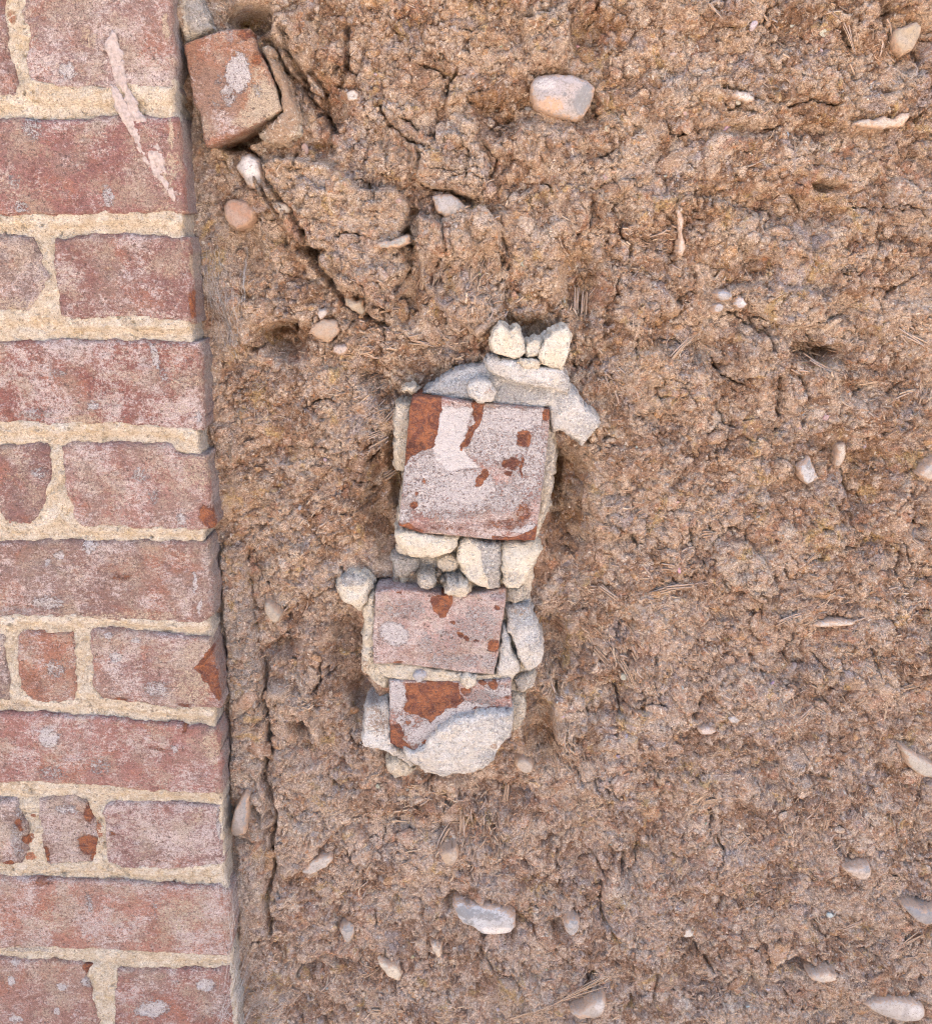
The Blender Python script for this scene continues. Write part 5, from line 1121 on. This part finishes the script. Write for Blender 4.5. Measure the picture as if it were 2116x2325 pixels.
def clods(n, r, slo, shi, sub, name, sc, seed, sink):
    """broken lumps of the dried earth, bedded flat in the face and overlapping each other"""
    protos = []
    for v in range(14):
        bm = bmesh.new(); bmesh.ops.create_icosphere(bm, subdivisions=sub, radius=1.0)
        B = np.array([q.co[:] for q in bm.verts]); F = np.array([[q.index for q in f.verts] for f in bm.faces]); bm.free()
        for _ in range(11):
            a = r.normal(size=3); a /= np.linalg.norm(a); d = r.uniform(.5, .9)
            k = B @ a; B = B - np.maximum(k - d, 0)[:, None] * a[None]
        q = 3.1 * v
        nz = fbm(B[:, 0] + q + B[:, 1] * .7, B[:, 2] + B[:, 1] * .9, 1.6, 3, v, .7) * .34 + fbm(B[:, 0] + q - B[:, 1], B[:, 2] - B[:, 1], 5, 2, v + 5, .7) * .14
        B = B * (1 + nz)[:, None] * np.array([1.15, .62, .85])
        protos.append(B)
    x = r.uniform(-0.188, .44, n * 4); z = r.uniform(.6, 1.46, n * 4)
    m = r.uniform(0, 1, n * 4) < sst(-.30, .25, fbm(x, z, sc, 3, seed))
    hh = hat(x, z)
    m &= (sdf(big, x, z) > .002) & (hh > -.012)
    h4 = (hat(x + .005, z) + hat(x - .005, z) + hat(x, z + .005) + hat(x, z - .005)) / 4
    m &= np.abs(hh - h4) < .0022
    for p in avoid:
        a = np.array(p); lo = a.min(0) - .01; hi = a.max(0) + .01
        k = m & (x > lo[0]) & (x < hi[0]) & (z > lo[1]) & (z < hi[1])
        if k.any(): m[k] &= sdf(p, x[k], z[k]) > .004
    m &= ~((x > float(U(390, 60)[0])) & (x < float(U(690, 60)[0])) & (z > float(U(500, 360)[1])))
    x, z, hh = x[m][:n], z[m][:n], hh[m][:n]; n = len(x)
    s = slo * np.exp(r.exponential(.42, n)); s = np.minimum(s, shi)
    pid = r.integers(0, 14, n); B = np.stack(protos)[pid]
    dr = fbm(x, z, 7, 2, 77) * 4 + r.normal(0, .6, n)
    ca, sa = np.cos(dr), np.sin(dr)
    tx = r.normal(0, .22, n); tz = r.normal(0, .22, n)
    V = B * (s[:, None] * r.uniform(.75, 1.25, (n, 3)))[:, None, :]
    X_ = V[..., 0] * ca[:, None] - V[..., 2] * sa[:, None]; Z_ = V[..., 0] * sa[:, None] + V[..., 2] * ca[:, None]
    Y_ = V[..., 1] + tx[:, None] * X_ + tz[:, None] * Z_
    V = np.stack([X_ + x[:, None], Y_ - (hh - s * sink)[:, None], Z_ + z[:, None]], -1)
    Fa = F[None] + (np.arange(n) * B.shape[1])[:, None, None]
    pc = np.zeros((n, B.shape[1], 4)); t = r.uniform(0, 1, n)
    pc[:, :, 1] = np.where(t < .35, r.uniform(.4, .9, n), 0)[:, None]; pc[:, :, 0] = np.where((t > .35) & (t < .50), .7, 0)[:, None]; pc[:, :, 2] = np.where((t > .5) & (t < .66), .6, 0)[:, None]
    o = mesh_obj(name, V.reshape(-1, 3), None, M_COB, cob_wall, pc.reshape(-1, 4), tris=Fa.reshape(-1, 3), smooth=sub > 2)
    o['kind'] = 'stuff'


clods(330, np.random.default_rng(41), .0046, .0105, 3, 'earth_clods', 9, 501, .30)
clods(2300, np.random.default_rng(42), .0019, .0052, 2, 'earth_clods', 13, 502, .18)


def straw_geo(x, z, yy, ang, L, w, tilt, bend, r, tone):
    """flattened split straws: four rings of three corners each"""
    n = len(x)
    d = np.stack([np.cos(ang) * np.cos(tilt), -np.sin(tilt), np.sin(ang) * np.cos(tilt)], -1)
    up = np.array([0, -1.0, 0])[None].repeat(n, 0); sdv = np.cross(d, up); sdv /= np.linalg.norm(sdv, axis=1)[:, None]
    upv = np.cross(sdv, d)
    c0 = np.stack([x, yy, z], -1)
    V = []
    for t, ws_ in ((-.5, .85), (-.17, 1.0), (.2, .92), (.5, .62)):
        c = c0 + d * (L * t)[:, None] + sdv * (bend * L * (0.25 - t * t))[:, None] 
        for a, b in ((-1, -.1), (.25, .5), (1, -.25)):
            V.append(c + sdv * (w * a * ws_)[:, None] + upv * (w * b * ws_ * -1)[:, None])
    V = np.stack(V, 1)                              # n,12,3
    F = []
    for q in range(3):
        for k_ in range(3):
            a = q * 3 + k_; b = q * 3 + (k_ + 1) % 3
            F.append((a, b, b + 3, a + 3))
    F = np.array(F)
    Fa = F[None] + (np.arange(n) * 12)[:, None, None]
    pc = np.zeros((n, 12, 4)); pc[:, :, 0] = tone[:, None]; pc[:, :, 1] = (r.uniform(0, 1, n) < .3)[:, None] * .8
    return V, Fa, pc


CL = [  # clusters of straw: px, py, radius px, direction deg, count, length mm
    (1320, 690, 30, 88, 40, 14), (1390, 870, 60, -58, 60, 16), (1540, 790, 40, 45, 14, 14), (1850, 810, 50, -20, 40, 14), (2070, 740, 40, -35, 30, 16), (2090, 880, 30, 80, 30, 12), (1100, 700, 90, 60, 50, 12), (1080, 640, 50, 60, 30, 14), (960, 640, 30, 65, 20, 14),
    (860, 780, 90, 10, 60, 12), (800, 800, 90, 0, 50, 12), (900, 930, 70, 38, 70, 15), (1000, 790, 60, -10, 30, 12), (880, 990, 50, 20, 30, 12), (1060, 1880, 90, 75, 90, 14), (950, 1860, 120, 5, 80, 16), (1160, 1900, 60, 80, 50, 12), (1400, 1480, 70, -55, 70, 15), (1470, 1560, 60, -60, 50, 12), (1350, 1320, 60, -35, 30, 12),
    (1500, 1330, 60, 5, 50, 12), (1560, 1420, 90, -50, 90, 9), (1630, 1450, 90, -50, 70, 9), (1700, 1900, 90, -60, 60, 12), (1840, 1860, 70, 60, 60, 12), (1540, 2020, 60, 60, 60, 9), (1700, 2040, 50, 40, 60, 10), (1850, 2150, 90, -35, 60, 14), (1350, 2240, 80, 28, 60, 14), (1250, 2230, 60, -30, 40, 12), (820, 1990, 30, 65, 40, 12), (780, 2240, 60, 50, 40, 13),
    (1980, 1820, 60, 75, 50, 10), (2060, 2160, 70, 40, 50, 13), (2000, 1500, 90, -50, 70, 12), (1870, 1380, 90, 20, 70, 12), (1800, 1600, 70, -40, 40, 12), (660, 1360, 60, 60, 30, 10), (730, 1200, 80, 60, 60, 9), (860, 1230, 60, 70, 60, 8), (680, 1580, 60, 10, 30, 10), (1290, 1720, 60, -60, 60, 14), (1240, 1560, 30, 80, 40, 12),
    (1450, 520, 60, -30, 40, 10), (1520, 540, 40, 0, 30, 10), (1690, 220, 60, 30, 20, 10), (2000, 110, 60, -60, 20, 16), (1870, 50, 60, -30, 24, 14), (1100, 470, 50, 30, 24, 10), (620, 2290, 90, 50, 60, 12), (1000, 2290, 60, -20, 40, 14), (1620, 2270, 80, 10, 60, 10), (2070, 1350, 60, 20, 40, 10), (1930, 940, 60, -10, 30, 12), (1280, 1180, 50, 80, 30, 9), (1450, 1180, 90, 3, 40, 13), (1750, 60, 60, -20, 16, 12), (820, 640, 60, -50, 20, 12)]


def straw():
    r = np.random.default_rng(91)
    xs, zs, an, ln, wd, tn = [], [], [], [], [], []
    for px, py, rd, dg, n, L in CL:
        n = int(n * .75)
        qx = px + r.normal(0, rd * .55, n); qy = py + r.normal(0, rd * .55, n)
        x, z = U(qx, qy)
        xs.append(x); zs.append(z); an.append(np.radians(dg) + r.normal(0, .38, n)); ln.append(L * .001 * r.uniform(.3, .85, n)); wd.append(r.uniform(.00030, .00095, n)); tn.append(r.uniform(0.0, .9, n) ** 1.5)
    # chopped straw everywhere
    n = 6000
    x = r.uniform(-.19, .45, n); z = r.uniform(.59, 1.47, n)
    dirf = 2.2 * fbm(x, z, 9, 2, 301) * math.pi
    dens = sst(-.35, .25, fbm(x, z, 14, 3, 302)) * (0.55 + 0.45 * (z < 1.12))
    m = r.uniform(0, 1, n) < dens
    x, z, dirf = x[m], z[m], dirf[m]; n = len(x)
    xs.append(x); zs.append(z); an.append(dirf + r.normal(0, .6, n)); ln.append(r.uniform(.002, .008, n)); wd.append(r.uniform(.00018, .0006, n)); tn.append(r.uniform(0, .75, n))
    x = np.concatenate(xs); z = np.concatenate(zs); an = np.concatenate(an); L = np.concatenate(ln); w = np.concatenate(wd); tn = np.concatenate(tn)
    m = (x > -.19) & (x < .455) & (z > .58) & (z < 1.47) & (sdf(big, x, z) > -0.006)
    x, z, an, L, w, tn = (v[m] for v in (x, z, an, L, w, tn))
    n = len(x)
    # lie along the earth: height at both ends
    ex = np.cos(an) * L * .4; ez = np.sin(an) * L * .4
    h0 = hat(x - ex, z - ez); h1 = hat(x + ex, z + ez); hm = np.maximum((h0 + h1) / 2, hat(x, z))
    tilt = np.arctan2(np.clip(h1 - h0, -L * .6, L * .6), L * .8) + r.normal(0, .08, n)
    V, F, pc = straw_geo(x, z, -(hm + w * .3), an, L, w, tilt, r.normal(0, .22, n), r, tn)
    o = mesh_obj('chopped_straw', V.reshape(-1, 3), F.reshape(-1, 4), M_STRAW, cob_wall, pc.reshape(-1, 4), smooth=False)
    o['kind'] = 'stuff'


straw()

# single stalks that can be picked out in the photo: parts of the cob wall
STALK = [(1545, 790, 45, 95, 9, .5), (1870, 830, -28, 100, 9, .5), (2085, 775, -28, 120, 10, .8), (2070, 890, 10, 90, 9, .7), (1610, 1818, 12, 150, 9, .4), (1585, 1800, 50, 60, 6, .7), (1500, 1965, 30, 10, 6, .6), (1590, 1815, 75, 50, 8, .2), (1876, 1868, 87, 55, 8, .3), (1835, 1870, -60, 60, 7, .8), (1700, 1905, 38, 70, 7, .4), (1860, 1990, 45, 45, 8, .5),
         (1290, 2250, 22, 200, 8, .4), (1340, 2232, 30, 110, 11, .5), (1200, 2275, 35, 120, 7, .5), (1650, 2030, 50, 50, 6, .7), (1150, 1990, 3, 60, 8, .7), (1930, 2100, 40, 70, 9, .3), (2050, 2140, 35, 100, 9, .5), (880, 2290, 5, 90, 10, .8), (840, 2215, 20, 50, 10, .4), (840, 2250, 72, 32, 12, .8), (900, 935, 42, 90, 8, .3), (925, 915, 38, 80, 8, .4), (845, 990, 25, 60, 9, .3),
         (800, 690, 20, 40, 8, .6), (625, 600, -78, 60, 5, .8), (960, 780, -12, 70, 9, .5), (935, 815, 5, 40, 8, .8), (1450, 1500, -60, 90, 10, .2), (1420, 1520, -62, 70, 9, .3), (1365, 1490, -50, 80, 9, .2), (1380, 1340, -35, 60, 10, .3), (1560, 1330, 4, 120, 10, .3), (1510, 1340, 15, 80, 10, .3), (1605, 1212, 5, 30, 12, .2), (1790, 1398, 20, 70, 9, .5), (1410, 580, -20, 50, 5, .8), (1440, 505, -35, 50, 4, .7), (1930, 85, -58, 90, 8, .5), (1620, 25, -40, 50, 6, .6),
         (1690, 380, 18, 60, 5, .6), (1280, 560, -60, 60, 6, .6), (1330, 690, 86, 60, 12, .4), (1312, 680, 88, 70, 10, .4), (1980, 870, 10, 60, 6, .7), (1050, 1870, 85, 60, 10, .3), (1065, 1850, -80, 60, 8, .4), (1010, 1900, 60, 70, 10, .3), (1150, 1810, 80, 50, 10, .3), (1840, 1265, 50, 40, 8, .3), (1700, 1760, 60, 20, 9, .8), (1840, 1440, 35, 20, 14, .9), (2010, 1640, 88, 140, 3, .9), (2080, 1560, 12, 90, 8, .3), (1830, 1620, 45, 60, 8, .3), (1870, 1620, -30, 50, 8, .5), (600, 390, -80, 50, 5, .8), (880, 1090, 30, 36, 14, .3), (860, 1010, 33, 60, 14, .3)]
for i, (px, py, dg, L, W, tn) in enumerate(STALK):
    r = np.random.default_rng(1000 + i)
    x, z = (np.array([float(v)]) for v in U(px, py)); m = PXM(py)
    Lm = np.array([L * m]); w = np.array([W * m * .5]); an = np.radians(np.array([float(dg)]))
    ex = np.cos(an) * Lm * .4; ez = np.sin(an) * Lm * .4
    h0 = hat(x - ex, z - ez); h1 = hat(x + ex, z + ez); hm = np.maximum(np.maximum(h0, h1), hat(x, z)) * .6 + (h0 + h1) * .2
    k = 3 if W >= 8 else 2      # a split stalk: two or three splinters side by side
    f = lambda v: np.repeat(v, k)
    off = (np.arange(k) - (k - 1) / 2) * float(w[0]) * .75 + r.normal(0, float(w[0]) * .15, k)
    V, F, pc = straw_geo(f(x) - math.sin(an[0]) * off, f(z) + math.cos(an[0]) * off, -(f(hm) + f(w) * r.uniform(.1, .6, k)), f(an) + r.normal(0, .05, k), f(Lm) * r.uniform(.55, 1, k), f(w) / k * 1.3,
                         f(np.arctan2(np.clip(h1 - h0, -.3 * Lm, .3 * Lm), Lm)) + r.normal(0, .05, k), f(r.normal(0, .10, 1)), r, np.clip(tn * .8 + r.uniform(-.15, .1, k), 0, 1))
    mesh_obj('straw_stalk', V.reshape(-1, 3), F.reshape(-1, 4), M_STRAW, cob_wall, pc.reshape(-1, 4), smooth=False)


# ------------------------------------------------------------------ webs
def tubes(name, lines, rad, mat, label, cat, group=None):
    Vs, Qs = [], []; b = 0
    for ln in lines:
        P = np.array(ln)
        for i, p in enumerate(P):
            t = P[min(i + 1, len(P) - 1)] - P[max(i - 1, 0)]; t /= (np.linalg.norm(t) + 1e-9)
            a = np.cross(t, (0.3, -.8, .1)); a /= np.linalg.norm(a) + 1e-9; c = np.cross(t, a)
            for k_ in range(3):
                an = k_ * 2.094; Vs.append(p + rad * (a * math.cos(an) + c * math.sin(an)))
        for i in range(len(P) - 1):
            for k_ in range(3):
                Qs.append((b + i * 3 + k_, b + i * 3 + (k_ + 1) % 3, b + i * 3 + 3 + (k_ + 1) % 3, b + i * 3 + 3 + k_))
        b += len(P) * 3
    o = mesh_obj(name, np.array(Vs), np.array(Qs), mat, None, np.zeros((len(Vs), 4)), smooth=True)
    return tag(o, label, cat, group)


def web(pts, n, spread, seed, rad=.00009):
    r = random.Random(seed); out = []
    for _ in range(n):
        a, b = sorted(r.sample(range(len(pts)), 2)) if len(pts) > 2 else (0, 1)
        line = []
        A = pts[a]; B = pts[b]
        ja = (r.gauss(0, spread), r.gauss(0, spread)); jb = (r.gauss(0, spread), r.gauss(0, spread))
        N = 9; ph = r.uniform(0, 6); amp = r.uniform(0, spread * .35)
        for k_ in range(N):
            t = k_ / (N - 1)
            px = A[0] + ja[0] + (B[0] + jb[0] - A[0] - ja[0]) * t + amp * math.sin(ph + t * 7); py = A[1] + ja[1] + (B[1] + jb[1] - A[1] - ja[1]) * t + amp * math.cos(ph + t * 5)
            x, z = (float(v) for v in U(px, py))
            y = -float(hat(x, z)) - .0008 - .004 * 4 * t * (1 - t) * r.uniform(.5, 1) if x > -.192 else -.034
            line.append((x, y, z))
        out.append(line)
    return out


tubes('cobweb', web([(480, 560), (495, 640), (510, 700), (520, 770), (535, 800), (470, 600)], 70, 22, 1), .00008, M_WEB, 'torn grey cobweb strands hanging beside the upper brick wall', 'cobweb', 'cobwebs in the corner')
tubes('cobweb', web([(548, 560), (552, 620), (556, 680)], 8, 3, 2), .00014, M_WEB, 'thin white web thread left of the ochre earth, upper left', 'cobweb', 'cobwebs in the corner')
tubes('cobweb', web([(530, 1930), (545, 2020), (555, 2090), (570, 2160), (520, 2250)], 34, 12, 3), .00009, M_WEB, 'fine cobweb strands along the lower edge of the brick wall', 'cobweb', 'cobwebs in the corner')
tubes('cobweb', web([(500, 2240), (560, 2200), (620, 2230), (660, 2290), (560, 2290), (510, 2315)], 70, 24, 4), .00008, M_WEB, 'hairy tangle of web in the bottom left corner of the earth', 'cobweb', 'cobwebs in the corner')
# felted silk tube running over the top bricks
silk = empty('silk_streak', (-0.25, YB, 1.42), 'pale felted web streak running diagonally down over the top bricks', 'cobweb')
for k, (pts, lift) in enumerate((([(250, 60), (262, 80), (276, 120), (281, 160), (286, 205), (278, 212), (262, 190), (250, 150), (236, 110)], .5),
                                 ([(246, 190), (262, 192), (276, 215), (292, 250), (312, 285), (330, 315), (346, 350), (362, 382), (384, 415), (402, 462), (392, 455), (366, 418), (340, 388), (318, 352), (296, 310), (274, 268), (256, 226)], .9),
                                 ([(282, 190), (300, 215), (314, 248), (332, 268), (348, 290), (360, 322), (372, 360), (380, 395), (366, 392), (346, 370), (330, 340), (314, 302), (296, 262), (284, 228)], .7),
                                 ([(274, 130), (282, 160), (288, 205), (296, 240), (288, 238), (276, 200), (268, 160)], 1.2))):
    slab('silk_fold', pts, YB - lift * .0007, YB + .002, M_SILK, silk, cell=.0007, rnd=.0005, dome=.0006, domer=.004, warp=.0026, ws=130, rough=((0.0006, 90), (0.0005, 300), (0.0003, 600)), seed=900 + k, sidenoise=.0003,
         extra=lambda x, z, y, din: y + .0007 * fbm((x + z * .55), (x * .3 - z) * .12, 700, 2, 77))
print('TRIS', sum(len(o.data.polygons) * 2 for o in scene.objects if o.type == 'MESH'))
